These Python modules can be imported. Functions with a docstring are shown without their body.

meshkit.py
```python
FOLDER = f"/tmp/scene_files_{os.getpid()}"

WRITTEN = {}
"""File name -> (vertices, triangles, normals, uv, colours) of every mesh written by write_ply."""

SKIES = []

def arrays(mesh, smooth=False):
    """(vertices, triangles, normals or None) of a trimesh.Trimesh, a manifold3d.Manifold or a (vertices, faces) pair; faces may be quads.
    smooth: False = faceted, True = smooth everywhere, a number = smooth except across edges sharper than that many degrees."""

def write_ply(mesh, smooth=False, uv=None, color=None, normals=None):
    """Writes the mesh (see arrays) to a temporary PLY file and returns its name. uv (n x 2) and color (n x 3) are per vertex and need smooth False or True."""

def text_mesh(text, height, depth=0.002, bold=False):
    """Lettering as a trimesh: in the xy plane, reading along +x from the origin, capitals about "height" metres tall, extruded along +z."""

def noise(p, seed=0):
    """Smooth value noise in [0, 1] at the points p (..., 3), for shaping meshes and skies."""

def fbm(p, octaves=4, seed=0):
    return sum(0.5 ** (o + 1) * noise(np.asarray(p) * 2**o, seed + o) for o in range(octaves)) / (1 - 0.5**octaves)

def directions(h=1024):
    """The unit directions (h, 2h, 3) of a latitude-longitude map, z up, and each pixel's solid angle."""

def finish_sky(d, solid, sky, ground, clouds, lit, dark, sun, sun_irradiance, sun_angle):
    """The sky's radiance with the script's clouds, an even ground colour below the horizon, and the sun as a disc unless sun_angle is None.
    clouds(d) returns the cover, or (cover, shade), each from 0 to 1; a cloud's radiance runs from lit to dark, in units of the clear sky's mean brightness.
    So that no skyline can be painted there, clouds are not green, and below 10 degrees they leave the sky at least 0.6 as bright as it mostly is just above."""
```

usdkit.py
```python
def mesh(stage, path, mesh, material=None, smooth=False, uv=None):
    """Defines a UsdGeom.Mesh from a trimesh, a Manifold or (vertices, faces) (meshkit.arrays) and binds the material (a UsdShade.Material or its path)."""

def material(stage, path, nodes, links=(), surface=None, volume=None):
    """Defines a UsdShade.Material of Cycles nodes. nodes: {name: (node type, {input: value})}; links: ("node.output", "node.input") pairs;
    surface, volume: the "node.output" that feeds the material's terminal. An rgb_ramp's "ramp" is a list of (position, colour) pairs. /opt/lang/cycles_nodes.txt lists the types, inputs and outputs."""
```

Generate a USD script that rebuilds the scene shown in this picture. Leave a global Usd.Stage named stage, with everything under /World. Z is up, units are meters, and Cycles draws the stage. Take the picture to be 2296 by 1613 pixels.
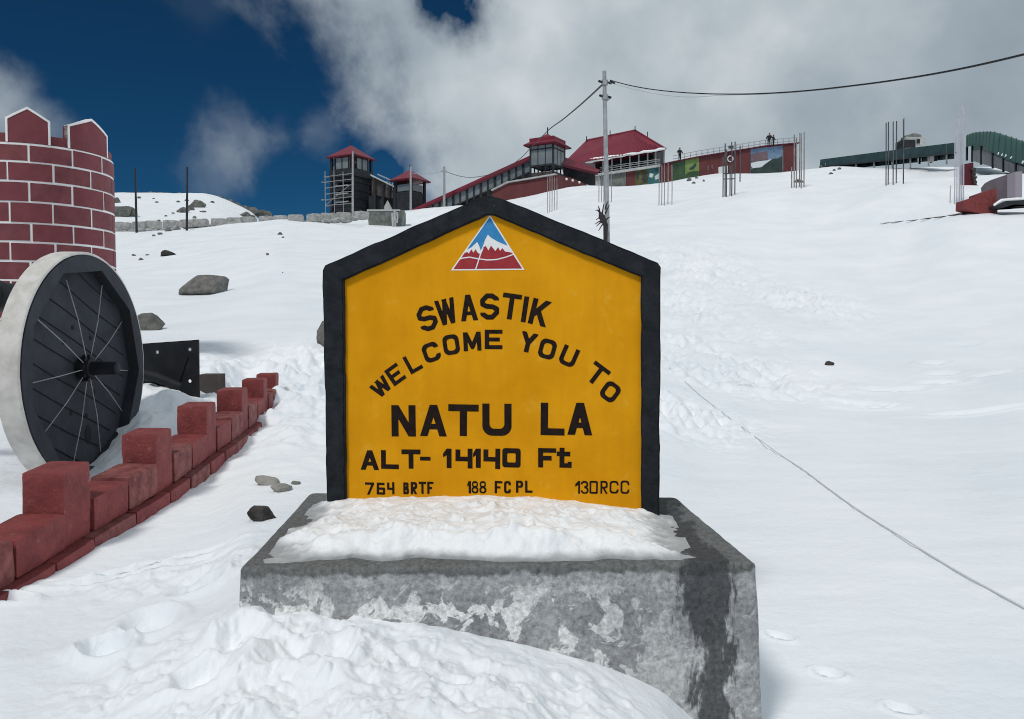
import math
import numpy as np
import trimesh
import usdkit
import meshkit
import manifold3d as mf
from pxr import Usd, UsdGeom, UsdLux, UsdShade, Gf, Sdf
from shapely import affinity
from shapely.geometry import Polygon, LineString, Point, box as sbox
from shapely.ops import unary_union
from scipy.interpolate import PchipInterpolator, RegularGridInterpolator

stage = Usd.Stage.CreateInMemory()
UsdGeom.SetStageUpAxis(stage, 'Z')
world = UsdGeom.Xform.Define(stage, '/World')
UsdGeom.Scope.Define(stage, '/World/Looks')
rng = np.random.default_rng(7)

# ------------------------------------------------------------------ camera
F, W, HH = 1768.0, 2296.0, 1613.0            # focal length and size of the photograph in its own pixels
PITCH = math.atan(75.5 / F)
EYE = np.array([0.0, 0.0, 1.6])
cam = UsdGeom.Camera.Define(stage, '/World/camera')
cam.CreateHorizontalApertureAttr(36.0)
cam.CreateVerticalApertureAttr(36.0 * 719 / 1024)
cam.CreateFocalLengthAttr(36.0 * F / W)
cam.CreateClippingRangeAttr((0.05, 20000.0))
cam.AddTranslateOp().Set(Gf.Vec3d(*EYE))
cam.AddRotateXOp().Set(90.0 - math.degrees(PITCH))
EXPOSURE = 0.0
cam.CreateExposureAttr(EXPOSURE)

# ------------------------------------------------------------------ sun and sky
SUN_AZ, SUN_EL = math.radians(-146.0), math.radians(52.0)
to_sun = np.array([math.sin(SUN_AZ) * math.cos(SUN_EL), math.cos(SUN_AZ) * math.cos(SUN_EL), math.sin(SUN_EL)])
sun = UsdLux.DistantLight.Define(stage, '/World/sun')
sun.CreateIntensityAttr(0.50)
sun.CreateAngleAttr(11.0)
sun.CreateNormalizeAttr(True)
sun.CreateColorAttr(Gf.Vec3f(1.0, 0.965, 0.91))
rot = Gf.Rotation(Gf.Vec3d(0, 0, 1), Gf.Vec3d(*to_sun))
sun.AddTransformOp().Set(Gf.Matrix4d(rot, Gf.Vec3d(0, 0, 0)))


def ray(px, py):
    """Direction through a point of the picture, scaled to one metre of depth along y."""
    cx, cy = (px - 1148.0) / F, (806.5 - py) / F
    d = np.array([cx, math.cos(PITCH) + cy * math.sin(PITCH), -math.sin(PITCH) + cy * math.cos(PITCH)])
    return d / d[1]


def at(px, py, D):
    return EYE + ray(px, py) * D


def unit(v):
    v = np.asarray(v, float)
    return v / np.linalg.norm(v)


SKY_STRENGTH = 0.11


def make_sky():
    n, L = {}, []
    n['tc'] = ('texture_coordinate', {})
    n['sky'] = ('sky_texture', {'sky_type': 'single_scattering', 'sun_disc': False, 'sun_elevation': SUN_EL, 'sun_rotation': SUN_AZ,
                                'altitude': 4300.0, 'air_density': 1.0, 'aerosol_density': 0.4, 'ozone_density': 2.0})
    n['skytint'] = ('mix_color', {'blend_type': 'multiply', 'fac': 1.0, 'b': (0.05, 0.20, 0.285), 'use_clamp': False})
    L.append(('sky.color', 'skytint.a'))
    d = 'tc.generated'
    # the edge of the cloud bank is a plane through the viewer
    a, b = unit(ray(540, -40)), unit(ray(905, 430))
    nb = unit(np.cross(b, a))
    if nb @ unit(ray(2000, 200)) < 0:
        nb = -nb
    n['bank'] = ('vector_math', {'math_type': 'dot_product', 'vector2': tuple(nb)})
    L.append((d, 'bank.vector1'))
    n['n1'] = ('noise_texture', {'scale': 4.6, 'detail': 9.0, 'roughness': 0.58, 'distortion': 0.15})
    L.append((d, 'n1.vector'))
    n['n1c'] = ('math', {'math_type': 'subtract', 'value2': 0.5})
    L.append(('n1.fac', 'n1c.value1'))
    n['n1s'] = ('math', {'math_type': 'multiply_add', 'value2': 0.36, 'value3': 0.0})
    L.append(('n1c.value', 'n1s.value1'))
    n['sum'] = ('math', {'math_type': 'add'})
    L += [('bank.value', 'sum.value1'), ('n1s.value', 'sum.value2')]
    n['c0'] = ('map_range', {'range_type': 'smoothstep', 'from_min': -0.03, 'from_max': 0.10, 'clamp': True})
    L.append(('sum.value', 'c0.value'))
    last = 'c0.result'
    # single smaller clouds and one gap in the bank: (px, py, angular radius, strength)
    for i, (px, py, rad, k) in enumerate([(0, 250, .075, .75), (560, 312, .05, .15), (500, 392, .045, .15), (630, 304, .045, .13), (700, 296, .045, .12), (420, 0, .05, .05), (985, -22, .062, -1.6), (885, 370, .035, -.45)]):
        c = unit(ray(px, py))
        n[f'ds{i}'] = ('vector_math', {'math_type': 'distance', 'vector2': tuple(c)})
        L.append((d, f'ds{i}.vector1'))
        n[f'dn{i}'] = ('math', {'math_type': 'multiply_add', 'value2': rad * (-3.2 if k > .5 or k < 0 else -5.0)})
        L += [('n1c.value', f'dn{i}.value1'), (f'ds{i}.value', f'dn{i}.value3')]
        n[f'dm{i}'] = ('map_range', {'range_type': 'smoothstep', 'from_min': rad * 1.15, 'from_max': rad * .1, 'to_min': 0.0, 'to_max': k, 'clamp': True})
        L.append((f'dn{i}.value', f'dm{i}.value'))
        n[f'da{i}'] = ('math', {'math_type': 'add', 'use_clamp': True})
        L += [(last, f'da{i}.value1'), (f'dm{i}.result', f'da{i}.value2')]
        last = f'da{i}.value'
    # brightness within the cloud
    n['n2'] = ('noise_texture', {'scale': 3.4, 'detail': 8.0, 'roughness': 0.5, 'distortion': 0.1})
    n['off'] = ('vector_math', {'math_type': 'add', 'vector2': (3.7, 1.9, 5.2)})
    L += [(d, 'off.vector1'), ('off.vector', 'n2.vector')]
    k = 1.0 / SKY_STRENGTH
    n['cc'] = ('rgb_ramp', {'ramp': [(0.25, (.23, .285, .335)), (0.42, (.335, .395, .445)), (0.54, (.48, .54, .58)), (0.66, (.69, .73, .75))]})
    L.append(('n2.fac', 'cc.fac'))
    n['ccs'] = ('vector_math', {'math_type': 'scale', 'scale': k})
    L.append(('cc.color', 'ccs.vector1'))
    n['mx'] = ('mix_color', {'blend_type': 'mix', 'use_clamp': False})
    L += [('skytint.result', 'mx.a'), ('ccs.vector', 'mx.b'), (last, 'mx.fac')]
    n['bg'] = ('background_shader', {'strength': SKY_STRENGTH})
    L.append(('mx.result', 'bg.color'))
    m = usdkit.material(stage, '/World/Looks/sky', n, L, surface='bg.background')
    dome = UsdLux.DomeLight.Define(stage, '/World/sky')
    UsdShade.MaterialBindingAPI.Apply(dome.GetPrim()).Bind(m)
    dome.GetPrim().SetCustomDataByKey('kind', 'structure')


make_sky()

# ------------------------------------------------------------------ materials
MATS = {}


def mat(name, c1, c2=None, scale=6.0, rough=0.8, bump=0.0, bscale=40.0, bdist=0.01, lo=.35, hi=.65, detail=6.0, extra=None, metallic=0.0, spec=0.3, coord='geometry', stretch=None):
    """A principled surface: two colours mixed by noise in space, with a fine bump."""
    if name in MATS:
        return MATS[name]
    n = {'g': ('geometry', {}), 'p': ('principled_bsdf', {'roughness': rough, 'metallic': metallic, 'specular_ior_level': spec})}
    L = []
    src = 'g.position'
    if stretch:
        n['mp'] = ('mapping', {'scale': stretch})
        L.append((src, 'mp.vector'))
        src = 'mp.vector'
    if c2 is None:
        n['p'][1]['base_color'] = c1
    else:
        n['n'] = ('noise_texture', {'scale': scale, 'detail': detail, 'roughness': .6})
        n['r'] = ('rgb_ramp', {'ramp': [(lo, c1), (hi, c2)]})
        L += [(src, 'n.vector'), ('n.fac', 'r.fac'), ('r.color', 'p.base_color')]
    if bump:
        n['bn'] = ('noise_texture', {'scale': bscale, 'detail': 5.0, 'roughness': .6})
        n['b'] = ('bump', {'strength': bump, 'distance': bdist})
        L += [('g.position', 'bn.vector'), ('bn.fac', 'b.height'), ('b.normal', 'p.normal')]
    if extra:
        extra(n, L)
    MATS[name] = usdkit.material(stage, '/World/Looks/' + name, n, L, surface='p.BSDF')
    return MATS[name]


def x_snow(n, L):
    n['bn2'] = ('noise_texture', {'scale': 190.0, 'detail': 3.0})
    n['b2'] = ('bump', {'strength': .35, 'distance': .003})
    L += [('g.position', 'bn2.vector'), ('bn2.fac', 'b2.height'), ('b.normal', 'b2.normal')]
    L[:] = [l for l in L if l != ('b.normal', 'p.normal')] + [('b2.normal', 'p.normal')]


M_SNOW = mat('snow', (.76, .80, .845), (.84, .865, .89), scale=.5, rough=.62, bump=.5, bscale=14, bdist=.02, extra=x_snow, spec=.25)


def x_heap(n, L):
    n['sx'] = ('separate_xyz', {})
    n['hn'] = ('noise_texture', {'scale': 18.0, 'detail': 6.0})
    n['hm'] = ('math', {'math_type': 'multiply_add', 'value2': -.03})
    n['hr'] = ('map_range', {'range_type': 'smoothstep', 'from_min': .672, 'from_max': .708, 'clamp': True})
    n['mx'] = ('mix_color', {'a': (.36, .37, .375), 'use_clamp': False})
    L[:] = [l for l in L if l[1] != 'p.base_color']
    L += [('g.position', 'sx.vector'), ('g.position', 'hn.vector'), ('hn.fac', 'hm.value1'), ('sx.z', 'hm.value3'), ('hm.value', 'hr.value'), ('hr.result', 'mx.fac'), ('r.color', 'mx.b'), ('mx.result', 'p.base_color')]


M_PLINTHSNOW = mat('plinth_snow', (.80, .82, .84), (.88, .885, .89), scale=7, rough=.5, bump=.6, bscale=55, bdist=.008, spec=.3, extra=x_heap)
M_SNOWPILE = mat('snow_heap', (.80, .82, .84), (.88, .885, .89), scale=7, rough=.55, bump=.6, bscale=55, bdist=.008, spec=.3)


def x_yel(n, L):
    L[:] = [l for l in L if l[1] != 'p.base_color']
    n['mp'] = ('mapping', {'scale': (9.0, 9.0, 1.1)})
    n['st'] = ('noise_texture', {'scale': 2.0, 'detail': 7.0, 'roughness': .6})
    n['sr'] = ('map_range', {'from_min': .40, 'from_max': .75, 'to_min': 0.0, 'to_max': .32, 'clamp': True})
    n['c1'] = ('mix_color', {'b': (.50, .225, .005), 'use_clamp': False})
    n['pn'] = ('noise_texture', {'scale': 7.0, 'detail': 9.0, 'roughness': .68, 'distortion': .4})
    n['pr'] = ('map_range', {'from_min': .60, 'from_max': .72, 'to_min': 0.0, 'to_max': .5, 'clamp': True})
    n['c2'] = ('mix_color', {'b': (.72, .42, .06), 'use_clamp': False})
    n['dn'] = ('noise_texture', {'scale': 60.0, 'detail': 4.0, 'roughness': .6})
    n['dr'] = ('map_range', {'from_min': .70, 'from_max': .76, 'to_min': 0.0, 'to_max': .55, 'clamp': True})
    n['c3'] = ('mix_color', {'b': (.17, .09, .02), 'use_clamp': False})
    L += [('g.position', 'mp.vector'), ('mp.vector', 'st.vector'), ('st.fac', 'sr.value'), ('sr.result', 'c1.fac'), ('r.color', 'c1.a'), ('g.position', 'pn.vector'), ('pn.fac', 'pr.value'), ('pr.result', 'c2.fac'), ('c1.result', 'c2.a'),
          ('g.position', 'dn.vector'), ('dn.fac', 'dr.value'), ('dr.result', 'c3.fac'), ('c2.result', 'c3.a'), ('c3.result', 'p.base_color')]


M_YEL = mat('yellow_paint', (.61, .262, .003), (.74, .335, .006), scale=3.5, rough=.7, bump=.25, bscale=30, bdist=.004, lo=.32, hi=.68, spec=.08, detail=9, extra=x_yel)


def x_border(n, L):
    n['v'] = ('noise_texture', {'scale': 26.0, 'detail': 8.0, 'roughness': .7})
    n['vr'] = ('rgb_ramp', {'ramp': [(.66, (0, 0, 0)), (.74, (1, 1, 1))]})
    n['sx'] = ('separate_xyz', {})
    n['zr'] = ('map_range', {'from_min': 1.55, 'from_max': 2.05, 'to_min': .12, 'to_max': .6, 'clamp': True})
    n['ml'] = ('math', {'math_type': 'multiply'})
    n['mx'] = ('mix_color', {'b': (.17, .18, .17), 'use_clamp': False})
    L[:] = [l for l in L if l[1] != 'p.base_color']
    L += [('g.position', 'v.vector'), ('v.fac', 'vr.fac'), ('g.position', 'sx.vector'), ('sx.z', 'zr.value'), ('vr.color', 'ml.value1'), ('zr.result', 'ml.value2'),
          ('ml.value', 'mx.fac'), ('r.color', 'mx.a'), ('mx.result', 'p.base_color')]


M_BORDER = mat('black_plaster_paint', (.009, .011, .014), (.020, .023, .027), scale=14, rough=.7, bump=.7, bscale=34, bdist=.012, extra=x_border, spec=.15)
M_LETTER = mat('letter_paint', (.009, .005, .004), (.018, .010, .007), scale=30, rough=.6, spec=.12)
M_EMW = mat('emblem_white', (.74, .74, .74), (.80, .80, .80), scale=20, rough=.5)
M_EMB = mat('emblem_blue', (.025, .19, .43), (.04, .24, .5), scale=20, rough=.5)
M_EMR = mat('emblem_red', (.27, .017, .028), (.34, .03, .035), scale=20, rough=.5)


def x_plinth(n, L):
    """Worn cement: pale lime patches, wet dark edge and run-off stains, hair cracks."""
    L[:] = [l for l in L if l[1] != 'p.base_color']
    n['sx'] = ('separate_xyz', {})
    L.append(('g.position', 'sx.vector'))
    # lime patches
    n['ln'] = ('noise_texture', {'scale': 8.5, 'detail': 9.0, 'roughness': .62, 'distortion': .7})
    n['lr'] = ('rgb_ramp', {'ramp': [(.515, (0, 0, 0)), (.535, (1, 1, 1))]})
    n['lz'] = ('map_range', {'from_min': .66, 'from_max': .52, 'clamp': True})
    n['lx'] = ('map_range', {'from_min': .62, 'from_max': .15, 'to_min': .25, 'clamp': True})
    n['lm'] = ('math', {'math_type': 'multiply'})
    n['lm2'] = ('math', {'math_type': 'multiply'})
    n['c1'] = ('mix_color', {'b': (.75, .76, .75), 'use_clamp': False})
    L += [('g.position', 'ln.vector'), ('ln.fac', 'lr.fac'), ('sx.z', 'lz.value'), ('sx.x', 'lx.value'), ('lr.color', 'lm.value1'), ('lz.result', 'lm.value2'), ('lm.value', 'lm2.value1'), ('lx.result', 'lm2.value2'),
          ('lm2.value', 'c1.fac'), ('r.color', 'c1.a')]
    # damp dark band at the top edge and on the top surface
    n['wn'] = ('noise_texture', {'scale': 9.0, 'detail': 8.0, 'roughness': .65})
    n['wz'] = ('math', {'math_type': 'multiply_add', 'value2': .11})
    n['wr'] = ('map_range', {'range_type': 'smoothstep', 'from_min': .696, 'from_max': .714, 'clamp': True})
    n['wm'] = ('math', {'math_type': 'multiply', 'value2': .78})
    n['c2'] = ('mix_color', {'b': (.085, .090, .086), 'use_clamp': False})
    L += [('g.position', 'wn.vector'), ('wn.fac', 'wz.value1'), ('sx.z', 'wz.value3'), ('wz.value', 'wr.value'), ('wr.result', 'wm.value1'), ('wm.value', 'c2.fac'), ('c1.result', 'c2.a')]
    # vertical run-off stains
    n['mp'] = ('mapping', {'scale': (7.0, 3.0, 2.2)})
    n['sn'] = ('noise_texture', {'scale': 1.0, 'detail': 9.0, 'roughness': .68, 'distortion': .3})
    L += [('g.position', 'mp.vector'), ('mp.vector', 'sn.vector')]
    n['sd'] = ('math', {'math_type': 'subtract', 'value2': .765})
    n['sa'] = ('math', {'math_type': 'absolute'})
    n['sr'] = ('map_range', {'from_min': .20, 'from_max': .015, 'to_min': -.05, 'to_max': .30, 'clamp': True})
    n['ss'] = ('math', {'math_type': 'add'})
    n['s2'] = ('map_range', {'range_type': 'smoothstep', 'from_min': .63, 'from_max': .71, 'to_max': .88, 'clamp': True})
    n['c3'] = ('mix_color', {'b': (.048, .050, .054), 'use_clamp': False})
    L += [('sx.x', 'sd.value1'), ('sd.value', 'sa.value1'), ('sa.value', 'sr.value'), ('sr.result', 'ss.value1'), ('sn.fac', 'ss.value2'), ('ss.value', 's2.value'), ('s2.result', 'c3.fac'), ('c2.result', 'c3.a')]
    # grain and cracks
    n['gn'] = ('noise_texture', {'scale': 48.0, 'detail': 8.0, 'roughness': .72})
    n['gr'] = ('map_range', {'from_min': .3, 'from_max': .7, 'to_min': .45, 'to_max': 1.38, 'clamp': True})
    n['vo'] = ('voronoi_texture', {'feature': 'distance_to_edge', 'scale': 2.3})
    n['vd'] = ('noise_texture', {'scale': 5.0, 'detail': 5.0})
    n['va'] = ('vector_math', {'math_type': 'multiply_add', 'vector2': (.5, .5, .5)})
    n['vr'] = ('map_range', {'from_min': .0, 'from_max': .008, 'to_min': .72, 'to_max': 1.0, 'clamp': True})
    n['gm'] = ('math', {'math_type': 'multiply'})
    n['c4'] = ('vector_math', {'math_type': 'scale'})
    L += [('g.position', 'gn.vector'), ('gn.fac', 'gr.value'), ('g.position', 'vd.vector'), ('vd.color', 'va.vector1'), ('g.position', 'va.vector3'), ('va.vector', 'vo.vector'), ('vo.distance', 'vr.value'),
          ('gr.result', 'gm.value1'), ('vr.result', 'gm.value2'), ('c3.result', 'c4.vector1'), ('gm.value', 'c4.scale'), ('c4.vector', 'p.base_color')]


M_PLINTH = mat('worn_cement', (.25, .255, .265), (.41, .415, .42), scale=4.5, rough=.85, bump=.6, bscale=60, bdist=.008, extra=x_plinth, detail=9)


def x_worn(n, L):
    L[:] = [l for l in L if l[1] != 'p.base_color']
    n['wn'] = ('noise_texture', {'scale': 30.0, 'detail': 9.0, 'roughness': .72, 'distortion': .3})
    n['wr'] = ('map_range', {'from_min': .60, 'from_max': .66, 'to_max': .42, 'clamp': True})
    n['w1'] = ('mix_color', {'b': (.34, .22, .20), 'use_clamp': False})
    n['kn'] = ('noise_texture', {'scale': 12.0, 'detail': 7.0, 'roughness': .65})
    n['kr'] = ('map_range', {'from_min': .56, 'from_max': .70, 'to_max': .5, 'clamp': True})
    n['w2'] = ('mix_color', {'b': (.060, .016, .016), 'use_clamp': False})
    L += [('g.position', 'wn.vector'), ('wn.fac', 'wr.value'), ('wr.result', 'w1.fac'), ('r.color', 'w1.a'), ('g.position', 'kn.vector'), ('kn.fac', 'kr.value'), ('kr.result', 'w2.fac'), ('w1.result', 'w2.a'), ('w2.result', 'p.base_color')]


M_REDBLK = mat('red_block_paint', (.155, .030, .031), (.23, .048, .046), scale=9, rough=.7, bump=.9, bscale=45, bdist=.008, extra=x_worn)
M_REDBLK2 = mat('red_block_worn', (.12, .028, .029), (.25, .085, .075), scale=13, rough=.75, bump=.6, bscale=50, bdist=.006, detail=9, extra=x_worn)
M_REDCORE = mat('red_block_joint', (.075, .020, .020), (.11, .03, .03), scale=16, rough=.9)
M_MAROON = mat('maroon_paint', (.14, .032, .040), (.175, .042, .050), scale=5, rough=.65, bump=.2, bscale=30, bdist=.006)
M_MAROON2 = mat('maroon_paint_faded', (.125, .032, .040), (.18, .050, .056), scale=7, rough=.65, bump=.2, bscale=30, bdist=.006)
M_MORTAR = mat('white_line_paint', (.72, .70, .70), (.80, .79, .79), scale=8, rough=.6)
M_TYRE = mat('whitewashed_cement', (.43, .41, .38), (.62, .60, .57), scale=7, rough=.85, bump=.4, bscale=40, bdist=.006, lo=.3, hi=.6, detail=9)
M_WHEEL = mat('charcoal_paint', (.022, .025, .032), (.036, .040, .048), scale=5, rough=.7, bump=.35, bscale=24, bdist=.008, spec=.2)
M_GROOVE = mat('black_groove', (.008, .008, .010), rough=.8)
M_BLACK = mat('black_metal', (.008, .009, .012), (.016, .018, .022), scale=8, rough=.6, spec=.2)
M_SPOKE = mat('spoke_grey', (.26, .26, .28), (.40, .40, .41), scale=12, rough=.6)
M_ROCK = mat('grey_rock', (.075, .074, .066), (.20, .195, .18), scale=5.5, rough=.9, bump=.8, bscale=14, bdist=.04, lo=.3, hi=.7, detail=9)
M_ROCKL = mat('pale_rock', (.17, .165, .15), (.34, .33, .31), scale=9, rough=.9, bump=.7, bscale=25, bdist=.02, detail=9)
M_ROCKD = mat('dark_rock', (.022, .021, .021), (.075, .068, .064), scale=14, rough=.9, bump=.8, bscale=40, bdist=.015, detail=9)
M_HILLROCK = mat('hill_rock', (.060, .064, .055), (.21, .21, .19), scale=.9, rough=.9, bump=.8, bscale=2.0, bdist=.3, detail=9)
M_STONE = mat('parapet_stone', (.23, .23, .225), (.42, .42, .41), scale=2.5, rough=.9, bump=.6, bscale=7, bdist=.06, detail=8)
M_ROOF = mat('red_roof_sheet', (.15, .012, .028), (.185, .018, .036), scale=.6, rough=.5, bump=.0)
M_ROOFD = mat('dark_red_trim', (.085, .010, .020), rough=.6)
M_REDWALL = mat('red_oxide_wall', (.105, .028, .030), (.135, .038, .038), scale=.7, rough=.75)
M_DARKST = mat('dark_steel', (.012, .014, .017), (.025, .028, .032), scale=2, rough=.6)
M_STEEL = mat('galvanised_steel', (.27, .29, .30), (.40, .42, .43), scale=6, rough=.5, metallic=.3)
M_SCAF = mat('scaffold_steel', (.25, .26, .26), (.36, .37, .37), scale=3, rough=.6)
M_BROWN = mat('weathered_board', (.045, .036, .034), (.10, .085, .080), scale=1.5, rough=.85)
M_GLASSG = mat('dusty_pane', (.13, .155, .165), (.20, .225, .23), scale=.35, rough=.25, spec=.5)
M_SLAB = mat('pale_concrete', (.34, .35, .35), (.48, .49, .48), scale=2.0, rough=.85)
M_GREYC = mat('grey_cement', (.10, .115, .105), (.19, .20, .19), scale=1.6, rough=.9, bump=.4, bscale=5, bdist=.05)
M_GREEN = mat('green_roof_sheet', (.005, .060, .046), (.010, .078, .058), scale=.8, rough=.5)
M_GREEND = mat('dark_green_sheet', (.018, .045, .050), (.030, .062, .066), scale=.8, rough=.6)
M_MAUVE = mat('mauve_cement', (.125, .098, .115), (.165, .135, .15), scale=1.2, rough=.85)
M_MAUVEL = mat('pale_mauve_cement', (.30, .27, .31), rough=.85)
M_RUST = mat('rebar_rust', (.17, .155, .155), (.30, .29, .29), scale=2.0, rough=.7)
M_RUSTD = mat('rebar_dark', (.055, .060, .065), (.10, .105, .11), scale=2.0, rough=.7)
M_RUSTW = mat('rebar_frosted', (.40, .40, .45), (.50, .50, .55), scale=2.0, rough=.7)
M_CABLE = mat('cable_black', (.014, .016, .018), rough=.6)
M_WIREG = mat('wire_grey', (.33, .35, .38), rough=.7)
M_STRING = mat('string_grey', (.60, .62, .64), rough=.8)
M_MESHG = mat('grey_mesh_panel', (.16, .165, .18), (.22, .225, .235), scale=1.0, rough=.8)
M_CLOTH = mat('dark_cloth', (.010, .013, .016), (.02, .024, .028), scale=9, rough=.9)
M_CLOTH2 = mat('navy_cloth', (.012, .016, .026), (.022, .028, .04), scale=9, rough=.9)
M_SKIN = mat('skin', (.24, .14, .10), rough=.6)
M_HAIR = mat('hair_dark', (.008, .008, .009), rough=.7)
M_BARK = mat('dead_wood', (.022, .020, .021), (.05, .046, .046), scale=18, rough=.9)
M_MGREEN = mat('mural_green', (.030, .062, .030), (.05, .10, .045), scale=1.2, rough=.6)
M_MLIME = mat('mural_lime', (.13, .21, .055), (.18, .26, .085), scale=1.2, rough=.6)
M_MOLIVE = mat('mural_olive', (.055, .050, .022), (.14, .125, .05), scale=2.0, rough=.6)
M_MTEAL = mat('mural_teal', (.03, .12, .13), (.06, .19, .19), scale=1.2, rough=.6)
M_MBLUE = mat('mural_blue', (.10, .17, .29), (.21, .29, .40), scale=.8, rough=.6)
M_MDARK = mat('mural_dark_slope', (.020, .035, .034), (.045, .065, .06), scale=1.2, rough=.6)
M_MMAUVE = mat('mural_mauve', (.13, .085, .10), (.19, .13, .145), scale=1.2, rough=.6)
M_MWHITE = mat('mural_white', (.62, .66, .68), rough=.6)

# ------------------------------------------------------------------ prim helpers
USED = {}


def path_for(name, parent):
    base = (parent.GetPath().pathString if parent else '/World') + '/' + name
    k = USED.get(base, -1) + 1
    USED[base] = k
    return base if k == 0 else f'{base}_{k:03d}'


def tag(prim, label=None, cat=None, group=None, kind=None):
    for key, v in (('label', label), ('category', cat), ('group', group), ('kind', kind)):
        if v:
            prim.SetCustomDataByKey(key, v)
    return prim


ORIGIN = {}


def thing(name, label, cat, loc, group=None):
    """One top-level thing: an Xform at its base, its parts are the children."""
    x = UsdGeom.Xform.Define(stage, path_for(name, None))
    x.AddTranslateOp().Set(Gf.Vec3d(*map(float, loc)))
    p = x.GetPrim()
    ORIGIN[p.GetPath()] = np.asarray(loc, float)
    return tag(p, label, cat, group)


def part(parent, name, mesh, material, label=None, smooth=False, kind=None):
    """A part built in world coordinates; stored relative to its thing."""
    v, f = arr(mesh)
    o = parent
    while o.GetPath() not in ORIGIN:
        o = o.GetParent()
    m = usdkit.mesh(stage, path_for(name, parent), trimesh.Trimesh(v - ORIGIN[o.GetPath()], f, process=False), material, smooth=smooth)
    p = m.GetPrim()
    return tag(p, label, kind=kind)


def solo(name, mesh, material, label=None, cat=None, group=None, kind=None, smooth=False):
    m = usdkit.mesh(stage, path_for(name, None), mesh, material, smooth=smooth)
    return tag(m.GetPrim(), label, cat, group, kind)


def arr(mesh):
    if isinstance(mesh, (list,)):
        mesh = join(mesh)
    if isinstance(mesh, trimesh.Trimesh):
        return np.asarray(mesh.vertices, float), np.asarray(mesh.faces)
    if hasattr(mesh, 'to_mesh'):
        m = mesh.to_mesh()
        return np.asarray(m.vert_properties[:, :3], float), np.asarray(m.tri_verts)
    v, f = np.asarray(mesh[0], float), np.asarray(mesh[1], int)
    if f.shape[1] == 4:
        f = np.vstack([f[:, [0, 1, 2]], f[:, [0, 2, 3]]])
    return v, f


def join(ms):
    vs, fs, n = [], [], 0
    for m in ms:
        v, f = arr(m)
        vs.append(v)
        fs.append(f + n)
        n += len(v)
    return trimesh.Trimesh(np.vstack(vs), np.vstack(fs), process=False)


# ------------------------------------------------------------------ shape helpers
HEXF = np.array([[0, 3, 2, 1], [4, 5, 6, 7], [0, 1, 5, 4], [1, 2, 6, 5], [2, 3, 7, 6], [3, 0, 4, 7]])


def hexa(bottom, top):
    """A solid with four bottom and four top corners (both anticlockwise seen from above)."""
    return arr((np.vstack([bottom, top]), HEXF))


def obox(c, ex, ey, ez):
    """A box around c with half-extent vectors."""
    c, ex, ey, ez = (np.asarray(k, float) for k in (c, ex, ey, ez))
    b = [c - ex - ey - ez, c + ex - ey - ez, c + ex + ey - ez, c - ex + ey - ez]
    return hexa(b, [q + 2 * ez for q in b])


def beam(p, q, w, h, up=(0, 0, 1)):
    """A straight bar from p to q, w wide and h high."""
    p, q = np.asarray(p, float), np.asarray(q, float)
    d = unit(q - p)
    s = np.cross(d, up)
    s = unit(s) if np.linalg.norm(s) > 1e-6 else np.array([1.0, 0, 0])
    t = np.cross(s, d)
    return obox((p + q) / 2, (q - p) / 2, -s * w / 2, t * h / 2)


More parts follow.
